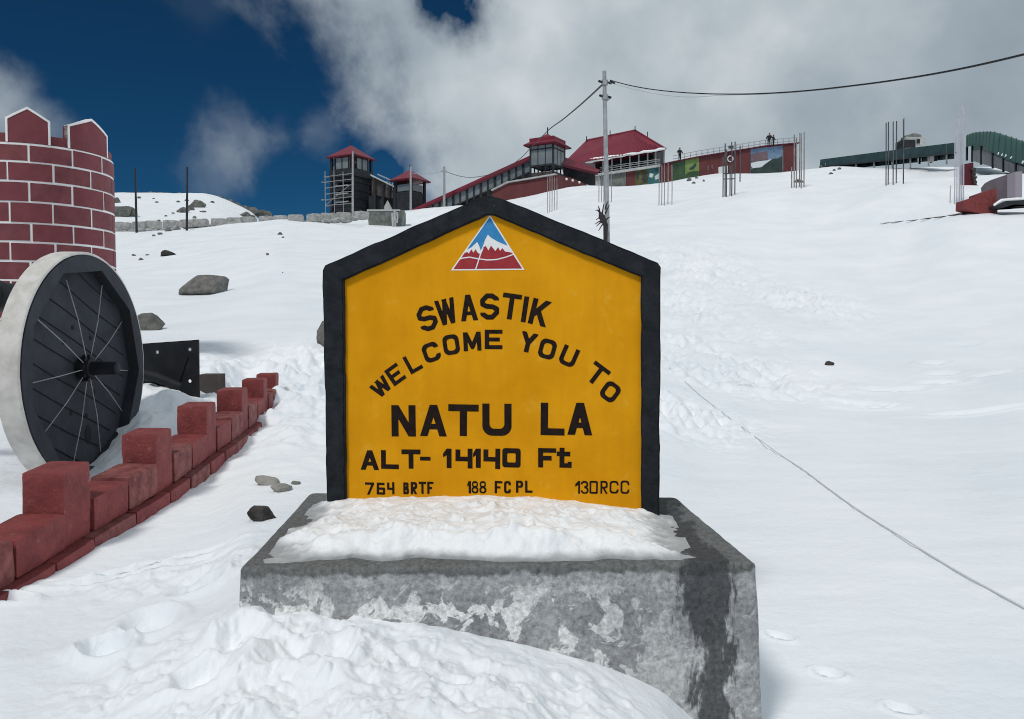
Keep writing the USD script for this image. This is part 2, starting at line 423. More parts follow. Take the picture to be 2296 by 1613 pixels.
def tube(pts, r, n=8):
    pts = np.asarray(pts, float)
    r = np.broadcast_to(np.asarray(r, float), (len(pts),))
    tan = np.gradient(pts, axis=0)
    tan /= np.linalg.norm(tan, axis=1, keepdims=True)
    ref = np.array([0, 0, 1.0]) if abs(tan[:, 2]).mean() < .9 else np.array([0, 1.0, 0])
    s = np.cross(tan, ref)
    s /= np.linalg.norm(s, axis=1, keepdims=True)
    t = np.cross(s, tan)
    a = np.linspace(0, 2 * np.pi, n, endpoint=False)
    v = (pts[:, None] + r[:, None, None] * (np.cos(a)[None, :, None] * s[:, None] + np.sin(a)[None, :, None] * t[:, None])).reshape(-1, 3)
    f = []
    for i in range(len(pts) - 1):
        for j in range(n):
            k = (j + 1) % n
            f.append([i * n + j, i * n + k, (i + 1) * n + k])
            f.append([i * n + j, (i + 1) * n + k, (i + 1) * n + j])
    v = np.vstack([v, pts[0], pts[-1]])
    e = len(v)
    for j in range(n):
        k = (j + 1) % n
        f.append([e - 2, k, j])
        f.append([e - 1, (len(pts) - 1) * n + j, (len(pts) - 1) * n + k])
    return v, np.array(f)


def plate(corners, thick, normal=None):
    """A flat (possibly many-cornered convex) plate: the corners are its front face, it is thick behind."""
    c = np.asarray(corners, float)
    if normal is None:
        normal = unit(np.cross(c[1] - c[0], c[2] - c[0]))
    n = len(c)
    v = np.vstack([c, c - np.asarray(normal) * thick])
    f = [[0, i, i + 1] for i in range(1, n - 1)] + [[n, n + i + 1, n + i] for i in range(1, n - 1)]
    for i in range(n):
        j = (i + 1) % n
        f += [[i, n + i, n + j], [i, n + j, j]]
    return v, np.array(f)


def extrude(poly, o, u, w, nrm, d0, d1, bevel=0.0):
    """Extrudes a shapely polygon given in metres on the plane o + a u + b w between the offsets d0 and d1 along nrm; bevel rounds the front rim."""
    out = []
    for g in getattr(poly, 'geoms', [poly]):
        if g.is_empty or g.area < 1e-8:
            continue
        m = trimesh.creation.extrude_polygon(g, 1.0, engine='earcut')
        v, f = np.asarray(m.vertices), np.asarray(m.faces)
        out.append((np.asarray(o) + v[:, :1] * u + v[:, 1:2] * w + (d0 + v[:, 2:3] * (d1 - d0)) * nrm, f))
    m = join(out)
    return m


def soft_extrude(ring, o, u, w, nrm, d0, d1, bevel, steps=3):
    """Extrudes one closed, densely sampled outline with a rounded front rim."""
    ring = np.asarray(ring, float)
    e = np.roll(ring, -1, 0) - np.roll(ring, 1, 0)
    nn = np.stack([e[:, 1], -e[:, 0]], 1)
    nn /= np.maximum(np.linalg.norm(nn, axis=1, keepdims=True), 1e-9)
    if Polygon(ring).exterior.is_ccw is False:
        nn = -nn
    levels = [(0.0, d0)] + [(bevel * (1 - math.cos(a)), d1 - bevel + bevel * math.sin(a)) for a in np.linspace(0, math.pi / 2, steps + 1)]
    n = len(ring)
    v, f = [], []
    for off, d in levels:
        q = ring - nn * off
        v.append(np.asarray(o) + q[:, :1] * u + q[:, 1:] * w + d * nrm)
    for l in range(len(levels) - 1):
        for i in range(n):
            j = (i + 1) % n
            f += [[l * n + i, l * n + j, (l + 1) * n + j], [l * n + i, (l + 1) * n + j, (l + 1) * n + i]]
    tv, tf = trimesh.creation.triangulate_polygon(Polygon(ring - nn * levels[-1][0]), engine='earcut')
    base = len(levels) * n
    v.append(np.asarray(o) + tv[:, :1] * u + tv[:, 1:] * w + levels[-1][1] * nrm)
    f = np.vstack([np.array(f), np.asarray(tf) + base])
    m = trimesh.Trimesh(np.vstack(v), f, process=False)
    m.merge_vertices()
    return m


def densify(pts, step):
    pts = [np.asarray(p, float) for p in pts]
    out = []
    for a, b in zip(pts, pts[1:] + pts[:1]):
        k = max(1, int(np.linalg.norm(b - a) / step))
        out += [a + (b - a) * i / k for i in range(k)]
    return np.array(out)


def lumpy_box(sx, sy, sz, res=.04, r=.02, amp=.004, seed=0, scale=9.0):
    """A hand-made block in local coordinates (0..sx, 0..sy, 0..sz) with rounded, uneven edges."""
    def face(n1, n2):
        a, b = np.meshgrid(np.linspace(0, 1, n1 + 1), np.linspace(0, 1, n2 + 1), indexing='ij')
        idx = np.arange((n1 + 1) * (n2 + 1)).reshape(n1 + 1, n2 + 1)
        q = np.stack([idx[:-1, :-1], idx[1:, :-1], idx[1:, 1:], idx[:-1, 1:]], -1).reshape(-1, 4)
        return a.ravel(), b.ravel(), q
    s = np.array([sx, sy, sz], float)
    ns = np.maximum(2, (s / res).astype(int))
    vs, fs, n = [], [], 0
    for ax in range(3):
        i, j = [(1, 2), (2, 0), (0, 1)][ax]
        for side in (0, 1):
            a, b, q = face(ns[i], ns[j])
            v = np.zeros((len(a), 3))
            v[:, i], v[:, j], v[:, ax] = a * s[i], b * s[j], side * s[ax]
            vs.append(v)
            fs.append((q if side else q[:, ::-1]) + n)
            n += len(v)
    m = trimesh.Trimesh(np.vstack(vs), np.vstack([np.vstack(fs)[:, [0, 1, 2]], np.vstack(fs)[:, [0, 2, 3]]]), process=False)
    m.merge_vertices()
    v = np.asarray(m.vertices)
    inner = np.clip(v, r, s - r)
    d = v - inner
    L = np.linalg.norm(d, axis=1, keepdims=True)
    v = inner + d / np.maximum(L, 1e-9) * np.minimum(r, np.maximum(L, 1e-9))
    c = v - s / 2
    nd = c / np.maximum(np.linalg.norm(c, axis=1, keepdims=True), 1e-9)
    v = v + nd * ((meshkit.fbm(v * scale + seed * 3.7, 4, seed) - .5) * 2 * amp)[:, None]
    return v, np.asarray(m.faces)


def rock(size, seed, sub=3, cuts=12, rough=.10):
    r = np.random.default_rng(seed)
    m = trimesh.creation.icosphere(sub)
    v = np.asarray(m.vertices).copy()
    for _ in range(cuts):
        n = unit(r.normal(size=3))
        h = r.uniform(.50, .82)
        over = np.maximum(v @ n - h, 0)
        v -= over[:, None] * n * .97
    v *= (1 + rough * (meshkit.fbm(v * 2.2 + seed * 5.1, 4, seed) - .5) * 2)[:, None]
    return v * np.asarray(size), np.asarray(m.faces)


def rotz(v, a):
    c, s = math.cos(a), math.sin(a)
    v = np.asarray(v)
    return np.stack([v[:, 0] * c - v[:, 1] * s, v[:, 0] * s + v[:, 1] * c, v[:, 2]], 1)


# ------------------------------------------------------------------ terrain: profiles of the slope in several directions
def zy(py, D):
    return float(at(1148, py, D)[2])


LD = np.log(np.array([.5, 1.2, 2.2, 3.0, 3.7, 4.5, 5.5, 7, 9, 11, 14, 18, 23, 29, 37, 47, 60, 75, 85, 95, 105, 118, 140, 180, 230, 300, 450, 900, 2000, 6000.0]))
PROFILES = {
    -180: [(1, .1), (5, -.1), (20, -1), (100, -12), (400, -60), (6000, -300)],
    -110: [(1, .15), (5, .2), (20, 0), (100, -2), (400, -20), (6000, -200)],
    -60: [(1, .25), (4, .4), (10, .9), (30, 3), (80, 9), (180, 24), (300, 20), (6000, -100)],
}
PX = {
    -150: [(1.2, .25), (2.2, .3), (3.75, .36), (5.5, .45), (10.5, 1.1), (30, 3.4), (75, 10), (85, 11.3), (105, 14), (150, 24), (180, 32.5), (230, 31), (300, 20), (900, -30), (6000, -200)],
    0: [(1.2, .27), (2.2, .33), (3.75, .40), (5.5, .47), (10.5, 1.05), (30, 3.3), (75, 10), (85, 11.4), (105, 14), (150, 24), (180, 32.5), (230, 31), (300, 20), (900, -30), (6000, -200)],
    130: [(1.2, .3), (2.2, .33), (3, .36), (4.16, .405), (6.5, .50), (10.5, .95), (16, 1.5), (29, 2.9), (47, 5.5), (75, 10.2), (80, 11.0), (95, 12.6), (120, 17.5), (150, 24.5), (180, 31.4), (230, 29), (300, 20), (900, -30), (6000, -200)],
    330: [(1.2, .34), (2.2, .38), (3, .39), (5.0, .445), (5.8, .53), (7.3, 1.0), (9, 1.12), (11, 1.2), (16, 1.58), (28, 2.8), (47, 5.6), (75, 10.55), (80, 11.35), (95, 12.6), (120, 17.5), (150, 24.3), (180, 31.2), (230, 29), (300, 20), (900, -30), (6000, -200)],
    460: [(1.2, .37), (2.2, .42), (3, .45), (5.2, .46), (6.2, .49), (7.3, .86), (8.5, .98), (11, 1.15), (16, 1.6), (28, 2.85), (47, 6.0), (75, 10.8), (80, 11.7), (95, 12.6), (120, 17.5), (150, 24), (180, 31.0), (230, 27), (300, 15), (900, -30), (6000, -200)],
    560: [(1.2, .40), (2.2, .45), (3, .505), (4, .53), (5.2, .54), (8, .62), (9.6, .72), (12, 1.15), (18, 1.85), (28, 3.1), (47, 6.4), (75, 11.0), (80, 12.1), (95, 12.8), (120, 16.5), (150, 21.5), (180, 27.4), (230, 20), (300, 10), (900, -30), (6000, -200)],
    640: [(1.2, .40), (2.2, .45), (3, .49), (4, .53), (5.2, .55), (8, .68), (12, 1.2), (20, 2.1), (40, 5.3), (75, 11.3), (80, 12.3), (95, 13.2), (180, 19), (300, 5), (900, -30), (6000, -200)],
    900: [(1.2, .38), (2.2, .44), (3, .46), (3.7, .5), (5.2, .5), (8, .6), (12, 1.1), (20, 1.9), (40, 5.0), (75, 10.6), (85, 12.2), (100, 15.9), (110, 15.5), (140, 12), (300, 0), (900, -30), (6000, -200)],
    1150: [(1.2, .36), (2.2, .41), (3, .375), (5.2, .4), (8, .5), (12, 1.0), (20, 1.8), (40, 5.4), (60, 9.0), (80, 13.0), (95, 16.5), (105, 17.6), (140, 14), (300, 0), (900, -30), (6000, -200)],
    1300: [(1.2, .26), (2.2, .29), (3, .31), (5.2, .3), (8, .3), (12, .7), (20, 1.6), (27, 3.0), (40, 6.2), (50, 8.6), (80, 14.5), (95, 18.1), (105, 19), (140, 15), (300, 0), (900, -30), (6000, -200)],
    1480: [(1.2, .2), (2.2, .20), (3, .19), (5, .12), (8, .22), (14, .75), (20, 1.5), (28, 3.2), (40, 6.6), (52, 9.1), (80, 15.5), (95, 18.6), (103, 20.1), (115, 20), (160, 14), (300, 0), (900, -30), (6000, -200)],
    1600: [(1.2, .12), (2.2, .06), (3, .03), (5, .07), (9, .15), (15, .7), (21, 1.7), (28, 3.2), (38, 6.1), (52, 9.8), (80, 15.8), (100, 20.6), (104, 21.4), (115, 21.4), (160, 16), (300, 0), (900, -30), (6000, -200)],
    1740: [(1.2, .05), (2.2, 0), (3, -.02), (5.5, .07), (9.5, .15), (15, .62), (20, 1.55), (28, 3.2), (38, 6.0), (47, 9.0), (60, 12.5), (80, 16.4), (100, 20.7), (105, 21.8), (115, 21.6), (160, 16), (300, 0), (900, -30), (6000, -200)],
    1860: [(1.2, .02), (2.2, 0), (3, -.02), (5.5, .08), (10, .17), (15, .62), (20, 1.55), (28, 3.2), (38, 6.2), (47, 9.2), (62, 12.8), (70, 14.0), (80, 15.8), (102, 21.4), (112, 21.4), (160, 17), (300, 0), (900, -30), (6000, -200)],
    2000: [(1.2, 0), (2.2, 0), (3.2, 0), (5, .08), (10, .17), (15, .62), (20, 1.5), (27, 3.0), (36, 6.0), (42, 8.7), (55, 11.6), (62, 12.9), (70, 13.6), (80, 16.0), (91, 19.7), (100, 20.4), (110, 20.4), (160, 17), (300, 0), (900, -30), (6000, -200)],
    2150: [(1.2, 0), (2.2, 0), (3.2, 0), (5, .08), (10, .2), (15, .7), (20, 1.6), (27, 3.6), (34, 6.3), (38, 7.5), (42, 8.6), (55, 11.8), (62, 13.2), (70, 14.6), (78, 17.0), (90, 19.5), (110, 22), (160, 17), (300, 0), (900, -30), (6000, -200)],
    2296: [(1.2, 0), (2.2, 0), (3.2, 0), (5, .1), (10, .3), (15, .9), (20, 1.8), (27, 3.9), (33.5, 6.35), (37, 7.2), (42, 8.5), (55, 12.0), (65, 14.2), (75, 16.4), (90, 19), (110, 21), (160, 17), (300, 0), (900, -30), (6000, -200)],
    2500: [(1.2, 0), (3.2, 0), (5, .1), (10, .4), (20, 2.1), (36, 6.8), (55, 11.5), (75, 15.5), (110, 20), (160, 17), (300, 0), (900, -30), (6000, -200)],
}
for px, prof in PX.items():
    PROFILES[math.degrees(math.atan((px - 1148) / F))] = [(D / math.cos(math.atan((px - 1148) / F)), z) for D, z in prof]
PROFILES[60] = [(1, 0), (5, .1), (20, 1.5), (55, 7), (110, 13), (300, 0), (6000, -200)]
PROFILES[110] = [(1, 0), (5, 0), (20, -.5), (100, -3), (400, -30), (6000, -250)]
PROFILES[180] = PROFILES[-180]
_ph = np.array(sorted(PROFILES))
_lr = np.linspace(math.log(.2), math.log(8000), 420)
_tab = []
for p in _ph:
    a = np.array(PROFILES[p], float)
    _tab.append(PchipInterpolator(np.log(a[:, 0]), a[:, 1], extrapolate=False)(np.clip(_lr, math.log(a[0, 0]) + 1e-9, math.log(a[-1, 0]) - 1e-9)))
_pf = np.concatenate([np.linspace(-180, -40, 120, endpoint=False), np.linspace(-40, 42, 400, endpoint=False), np.linspace(42, 180, 120)])
_fine = PchipInterpolator(_ph, np.array(_tab), axis=0)(_pf)
_base = RegularGridInterpolator((_pf, _lr), _fine, bounds_error=False, fill_value=None)


def base_height(x, y):
    r = np.maximum(np.hypot(x, y), .25)
    return _base(np.stack([np.clip(np.degrees(np.arctan2(x, y)), -179.99, 179.99), np.clip(np.log(r), math.log(.21), math.log(7900))], -1))


def hit(px, py, h=None, lo=1.0, hi=400.0):
    """Where the line of sight through a point of the picture first meets the ground."""
    h = h or base_height
    D = np.exp(np.linspace(math.log(lo), math.log(hi), 3000))
    P = EYE + D[:, None] * ray(px, py)
    below = np.nonzero(P[:, 2] < h(P[:, 0], P[:, 1]))[0]
    i = below[0] if len(below) else len(D) - 1
    return P[i]


CHURN = [(*hit(px, py)[:2], r, a) for px, py, r, a in [
    (620, 1425, .34, 1), (480, 1470, .32, 1), (800, 1500, .4, 1), (1060, 1560, .42, .9), (330, 1300, .3, .7), (330, 1540, .3, .8), (560, 1580, .35, 1), (470, 1290, .25, .8), (900, 1600, .4, .9), (1300, 1590, .3, .7), (240, 1450, .16, .6)]]
TRAIL = [(*hit(px, py)[:2], rx, ry, a) for px, py, rx, ry, a in [
    (1790, 670, 1.6, 3.4, 1), (1560, 600, 2.4, 5.0, .9), (1530, 680, 1.6, 4.0, .8), (1620, 830, 1.5, 1.9, 1), (1530, 930, .8, 1.3, 1), (1690, 860, 1.2, 1.3, .9), (1540, 770, 1.2, 2.4, .7), (1760, 870, .9, .8, .6), (690, 850, 1.6, 3.0, .8), (640, 960, .8, 1.2, .35), (1660, 740, 1.4, 2.4, .5)]]
r2 = np.random.default_rng(21)
PITS = []
for px, py, a, b, ang, d in [(1748, 1432, .034, .065, .9, .034), (1858, 1515, .034, .06, .9, .034), (2022, 1594, .034, .06, .9, .034),
                             (235, 1465, .07, .10, .9, .07), (340, 1400, .09, .13, .8, .05), (540, 1440, .08, .12, .4, .05), (15, 1345, .10, .05, 0, .05),
                             (440, 1325, .1, .06, .2, .05), (750, 1480, .07, .1, .1, .05), (470, 1525, .1, .08, .3, .05), (360, 1268, .3, .04, .35, .035), (310, 1290, .3, .04, .35, .03),
                             (1890, 903, .35, .16, 0, .07), (2000, 872, .55, .2, -.1, .07), (1945, 912, .4, .18, 0, .07), (2110, 856, .4, .2, 0, .08), (2095, 812, .28, .2, 0, .09), (2120, 835, .3, .2, 0, .07), (2200, 922, .7, .14, 0, .06),
                             (2230, 835, .4, .2, 0, .05), (1800, 868, .4, .2, 0, .06), (2160, 770, .4, .2, 0, .04), (1880, 700, .4, .3, 0, .05), (1960, 905, .3, .14, 0, .06), (1700, 873, .5, .14, 0, .07), (1640, 868, .5, .14, 0, .07)]:
    c = hit(px, py)
    PITS.append((c[0], c[1], a, b, ang, d))


def height(x, y):
    """The snow surface with wind ripples, trampled places and footprints."""
    x, y = np.asarray(x, float), np.asarray(y, float)
    r = np.hypot(x, y)
    z = base_height(x, y)
    p = np.stack([x, y, np.zeros_like(x)], -1)
    far = np.clip((r - 10) / 80, 0, 1)
    big = (meshkit.fbm(p * .06, 4, 5) - .5) * 2
    mid = (meshkit.fbm(p * np.array([.30, .75, 1]), 4, 9) - .5) * 2
    z = z + big * far * .45 + mid * (.02 + .10 * far)
    fine = (meshkit.fbm(p * np.array([1.6, 4.2, 1]), 4, 31) - .5) * 2
    z = z + fine * .012 * np.clip(1.4 - r / 30, .0, 1)
    ch = np.zeros_like(x)
    for cx, cy, rr, a in CHURN:
        ch = np.maximum(ch, a * np.exp(-(((x - cx) ** 2 + (y - cy) ** 2) / rr ** 2) ** 1.4))
    near = r < 8
    if near.any():
        q = p[near]
        lump = 1 - np.abs(meshkit.fbm(q * 4.6, 4, 12) - .5) * 4
        lump2 = (meshkit.fbm(q * 11.0, 4, 13) - .5) * 2
        z[near] += ch[near] * (lump * .036 + lump2 * .032 + np.maximum(meshkit.fbm(q * 24.0, 3, 14) - .54, 0) * .06)
    tr = np.zeros_like(x)
    for cx, cy, rx, ry, a in TRAIL:
        tr = np.maximum(tr, a * np.exp(-((x - cx) / rx) ** 2 - ((y - cy) / ry) ** 2))
    sel = tr > .02
    if sel.any():
        q = p[sel]
        z[sel] += tr[sel] * ((meshkit.fbm(q * np.array([2.6, 2.1, 1]), 3, 16) - .5) * .55 + (meshkit.fbm(q * 6.5, 3, 17) - .5) * .32)
    for cx, cy, a, b, ang, d in PITS:
        dx, dy = x - cx, y - cy
        s = np.abs(dx) < 1.6
        if not s.any():
            continue
        u = (dx * math.cos(ang) + dy * math.sin(ang)) / a
        w = (-dx * math.sin(ang) + dy * math.cos(ang)) / b
        k = u * u + w * w
        z = z - d * np.exp(-k ** 2) + d * .45 * np.exp(-((np.sqrt(k) - 1.35) / .35) ** 2)
    return z


def snow_ground():
    view = np.radians(np.linspace(-37, 37, 720))
    rest = np.radians(np.concatenate([np.linspace(37, 180, 70)[1:], np.linspace(-180, -37, 70)[1:-1]]))
    phi = np.concatenate([view, rest])
    R = np.concatenate([[.25], np.exp(np.linspace(math.log(.5), math.log(1.9), 30, endpoint=False)), np.exp(np.linspace(math.log(1.9), math.log(14), 560, endpoint=False)),
                        np.exp(np.linspace(math.log(14), math.log(130), 360, endpoint=False)), np.exp(np.linspace(math.log(130), math.log(320), 70, endpoint=False)), np.exp(np.linspace(math.log(320), math.log(6000), 24))])
    rr, pp = np.meshgrid(R, phi, indexing='ij')
    x, y = rr * np.sin(pp), rr * np.cos(pp)
    z = height(x.ravel(), y.ravel()).reshape(x.shape)
    v = np.stack([x, y, z], -1).reshape(-1, 3)
    n, k = len(R), len(phi)
    i, j = np.meshgrid(np.arange(n - 1), np.arange(k), indexing='ij')
    jn = (j + 1) % k
    q = np.stack([i * k + j, i * k + jn, (i + 1) * k + jn, (i + 1) * k + j], -1).reshape(-1, 4)
    f = np.vstack([q[:, [0, 2, 1]], q[:, [0, 3, 2]]])
    v = np.vstack([v, [[0, 0, float(v[:k, 2].mean())]]])
    c = len(v) - 1
    jj = np.arange(k)
    f = np.vstack([f, np.stack([np.full(k, c), (jj + 1) % k, jj], 1)])
    solo('snow_ground', (v, f), M_SNOW, kind='structure', smooth=True)


snow_ground()


def ground(x, y):
    return float(height(np.array([x]), np.array([y]))[0])


# ------------------------------------------------------------------ the welcome sign on its plinth
P0, P1 = np.array([-.92, 3.94, .684]), np.array([.69, 3.73, .684])
SU = unit(P1 - P0)
SW = np.array([0, 0, 1.0])
SN = unit(np.cross(SU, SW))            # towards the viewer
if SN[1] > 0:
    SN = -SN


def on_sign(px, py, off=0.0):
    d = ray(px, py)
    o = P0 + SN * off
    t = ((o - EYE) @ SN) / (d @ SN)
    q = EYE + d * t - P0
    return np.array([q @ SU, q @ SW])


def sign_poly(pts, off=0.0):
    return Polygon([on_sign(x, y, off) for x, y in pts])


PANEL = -.028
sign = thing('welcome_sign', 'yellow and black gabled welcome milestone on a worn grey cement plinth', 'sign', (-.08, 3.55, .2))


def build_sign():
    # plinth: an uneven cast block between four corners
    v, f = lumpy_box(1, 1, 1, res=.011, r=.022, amp=.004, seed=2, scale=7)
    zt, zb = .684, -.25
    top = np.array([[-1.035, 2.95], [.953, 3.02], [.885, 4.19], [-1.116, 4.31]])
    a, b = np.clip(v[:, 0], -.05, 1.05)[:, None], np.clip(v[:, 1], -.05, 1.05)[:, None]
    xy = top[0] * (1 - a) * (1 - b) + top[1] * a * (1 - b) + top[2] * a * b + top[3] * (1 - a) * b
    c = top.mean(0)
    z = zb + v[:, 2] * (zt - zb)
    k = 1 + .045 * (zt - z)
    xy = c + (xy - c) * k[:, None]
    p = np.column_stack([xy, z])
    jit = (meshkit.fbm(p * 6.5, 5, 3) - .5)
    p[:, 1] += jit * .012
    p[:, 2] += (meshkit.fbm(p * 5 + 9, 5, 4) - .5) * .014 * (v[:, 2] > .5)
    plinth = part(sign, 'plinth', (p, f), M_PLINTH, 'worn grey cement plinth with pale patches and a dark run-off stain', smooth=40)
    # slab core, black raised border, yellow panel
    outer = [(735, 1160), (724, 607), (728, 597), (1070, 447), (1098, 441), (1126, 448), (1474, 590), (1480, 600), (1476, 1180)]
    inner = [(775, 1180), (769, 629), (1090, 483), (1106, 483), (1437, 621), (1438, 1190)]
    O = [on_sign(x, y) for x, y in outer]
    O[0][1] = O[-1][1] = -.02
    I = [on_sign(x, y) for x, y in inner]
    I[0][1] = I[-1][1] = -.02
    ring = densify(O, .02)
    r = np.random.default_rng(5)
    P3 = np.column_stack([ring, np.zeros(len(ring))])
    ring = ring + np.stack([meshkit.fbm(P3 * 9, 4, 1) - .5, meshkit.fbm(P3 * 9, 4, 2) - .5], 1) * .009
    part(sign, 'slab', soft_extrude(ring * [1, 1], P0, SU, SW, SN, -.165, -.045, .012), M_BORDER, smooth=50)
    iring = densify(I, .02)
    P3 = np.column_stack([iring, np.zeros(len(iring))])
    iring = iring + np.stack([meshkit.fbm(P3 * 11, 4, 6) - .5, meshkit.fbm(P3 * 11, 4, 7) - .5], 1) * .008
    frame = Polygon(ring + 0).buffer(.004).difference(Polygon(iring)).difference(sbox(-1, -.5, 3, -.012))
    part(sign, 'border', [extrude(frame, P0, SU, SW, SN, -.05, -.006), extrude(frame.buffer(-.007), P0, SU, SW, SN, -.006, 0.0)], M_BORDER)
    panel = part(sign, 'panel', extrude(Polygon(iring).buffer(.006).intersection(sbox(-1, -.01, 3, 3)), P0, SU, SW, SN, -.06, PANEL), M_YEL)

    # ---- lettering, painted strokes
    def g(ch, w, h, s):
        """A sign-writer's capital as a polygon in the box w x h with strokes s wide."""
        hs = s / 2
        E = .25 * max(w, h)

        def ln(*pts, ext0=0, ext1=0):
            pts = [np.asarray(p, float) for p in pts]
            if ext0:
                pts[0] = pts[0] + unit(pts[0] - pts[1]) * E
            if ext1:
                pts[-1] = pts[-1] + unit(pts[-1] - pts[-2]) * E
            return LineString(pts).buffer(hs, cap_style='flat', join_style='mitre')

        full = sbox(0, 0, w, h)

        def rr(x0, y0, x1, y1, rad):
            return sbox(x0 + rad, y0 + rad, x1 - rad, y1 - rad).buffer(rad)

        rad = min(w, h) * .34
        if ch == 'I':
            return sbox(w / 2 - hs, 0, w / 2 + hs, h)
        if ch == 'L':
            return unary_union([sbox(0, 0, s, h), sbox(0, 0, w, s * .95)])
        if ch == 'T':
            return unary_union([sbox(0, h - s * .95, w, h), sbox(w / 2 - hs, 0, w / 2 + hs, h)])
        if ch == 'E':
            return unary_union([sbox(0, 0, s, h), sbox(0, h - s * .9, w, h), sbox(0, 0, w, s * .9), sbox(0, h / 2 - s * .45, w * .85, h / 2 + s * .45)])
        if ch == 'F':
            return unary_union([sbox(0, 0, s, h), sbox(0, h - s * .9, w, h), sbox(0, h * .48 - s * .45, w * .75, h * .48 + s * .45)])
        if ch == 'N':
            return unary_union([sbox(0, 0, s, h), sbox(w - s, 0, w, h), ln((hs * .9, h), (w - hs * .9, 0), ext0=1, ext1=1).intersection(full)])
        if ch == 'M':
            return unary_union([sbox(0, 0, s, h), sbox(w - s, 0, w, h), ln((hs, h), (w / 2, h * .2), ext0=1).intersection(full), ln((w - hs, h), (w / 2, h * .2), ext0=1).intersection(full), Point(w / 2, h * .2).buffer(hs)])
        if ch == 'W':
            return unary_union([ln(p, q, ext0=1, ext1=1).intersection(full) for p, q in [((hs * .9, h), (w * .28, 0)), ((w * .28, 0), (w * .5, h * .9)), ((w * .5, h * .9), (w * .72, 0)), ((w * .72, 0), (w - hs * .9, h))]])
        if ch == 'A':
            legs = unary_union([ln((hs, 0), (w / 2, h), ext0=1, ext1=1), ln((w - hs, 0), (w / 2, h), ext0=1, ext1=1)])
            legs = legs.intersection(Polygon([(-E, 0), (w + E, 0), (w * .5 + s * .62, h), (w * .5 - s * .62, h)]))
            return unary_union([legs.intersection(sbox(-s * .1, 0, w + s * .1, h)), Polygon([(w * .22, h * .22), (w * .78, h * .22), (w * .78 - .1 * w, h * .22 + s * .75), (w * .22 + .1 * w, h * .22 + s * .75)])])
        if ch == 'Y':
            return unary_union([ln((hs * .8, h), (w / 2, h * .46), ext0=1).intersection(full), ln((w - hs * .8, h), (w / 2, h * .46), ext0=1).intersection(full), sbox(w / 2 - hs, 0, w / 2 + hs, h * .52)])
        if ch == 'K':
            return unary_union([sbox(0, 0, s, h), ln((s * .6, h * .36), (w - hs, h), ext1=1).intersection(full), ln((w * .40, h * .56), (w - hs, 0), ext1=1).intersection(full)])
        if ch == 'U':
            return rr(0, 0, w, 2 * h, rad).intersection(full).difference(rr(s, s * .95, w - s, 2 * h, max(.001, rad - s * .7)))
        if ch in 'O':
            return rr(0, 0, w, h, rad).difference(rr(s, s * .95, w - s, h - s * .95, max(.001, rad - s * .6)))
        if ch == '0':
            return rr(0, 0, w, h, min(w, h) * .16).difference(rr(s, s, w - s, h - s, min(w, h) * .08))
        if ch == 'C':
            return rr(0, 0, w, h, rad).difference(rr(s, s * .95, w - s, h - s * .95, max(.001, rad - s * .6))).difference(sbox(w * .6, h * .33, w + s, h * .67))
        if ch == 'S':
            a, c = hs, min(w, h) * .24
            pts = [(w - a, h * .73), (w - a, h - a - c * .7), (w - a - c, h - a), (a + c, h - a), (a, h - a - c), (a, h * .5 + a * .3 + c * .35), (a + c * .9, h * .5 + a * .1), (w - a - c * .9, h * .5 - a * .1), (w - a, h * .5 - a * .3 - c * .35), (w - a, a + c), (w - a - c, a), (a + c, a), (a, a + c * .7), (a, h * .27)]
            return LineString(pts).buffer(hs, cap_style='flat', join_style='round')
        if ch == '-':
            return sbox(0, h * .5 - s * .38, w, h * .5 + s * .38)
        if ch == '1':
            return unary_union([sbox(w - s, 0, w, h), Polygon([(w - s, h), (0, h * .74), (0, h * .55), (w - s * .5, h * .74)])])
        if ch == '4':
            return unary_union([sbox(w - s, 0, w, h), sbox(0, h * .36, w, h * .36 + s * .9), sbox(0, h * .36, s, h * .95)])
        if ch == 't':
            return unary_union([sbox(w * .35 - hs, s * .3, w * .35 + hs, h), sbox(0, h * .58, w * .9, h * .58 + s * .9), sbox(w * .35 - hs, 0, w, s * .9), sbox(w - s * .8, 0, w, s * 1.2)])
        if ch == '7':
            return unary_union([sbox(0, h - s, w, h), ln((w - hs, h - s * .6), (w * .35, 0), ext1=1).intersection(full)])
        if ch == '6':
            return unary_union([sbox(0, 0, s, h), sbox(0, h - s, w * .92, h), rr(0, 0, w, h * .6, min(w, h) * .15).difference(rr(s, s, w - s, h * .6 - s, .0012))])
        if ch == 'B':
            return unary_union([sbox(0, 0, s, h), rr(-w, h * .46, w * .94, h, w * .3).difference(rr(-w, h * .46 + s, w * .94 - s, h - s, w * .14)).intersection(full), rr(-w, 0, w, h * .54, w * .3).difference(rr(-w, s, w - s, h * .54 - s, w * .14)).intersection(full)])
        if ch == 'P':
            return unary_union([sbox(0, 0, s, h), rr(-w, h * .42, w, h, w * .35).difference(rr(-w, h * .42 + s, w - s, h - s, w * .2)).intersection(full)])
        if ch == 'R':
            return unary_union([g('P', w, h, s), ln((w * .4, h * .46), (w - hs, 0), ext1=1).intersection(full)])
        if ch == '8':
            return unary_union([rr(w * .06, h * .46, w * .94, h, w * .38).difference(rr(w * .06 + s, h * .46 + s, w * .94 - s, h - s, w * .18)), rr(0, 0, w, h * .54, w * .4).difference(rr(s, s, w - s, h * .54 - s, w * .2))])
        if ch == '3':
            return unary_union([rr(0, h * .46, w * .95, h, w * .4).difference(rr(s, h * .46 + s, w * .95 - s, h - s, w * .22)), rr(0, 0, w, h * .54, w * .42).difference(rr(s, s, w - s, h * .54 - s, w * .24))]).difference(sbox(-s, h * .26, w * .45, h * .74))
        raise KeyError(ch)

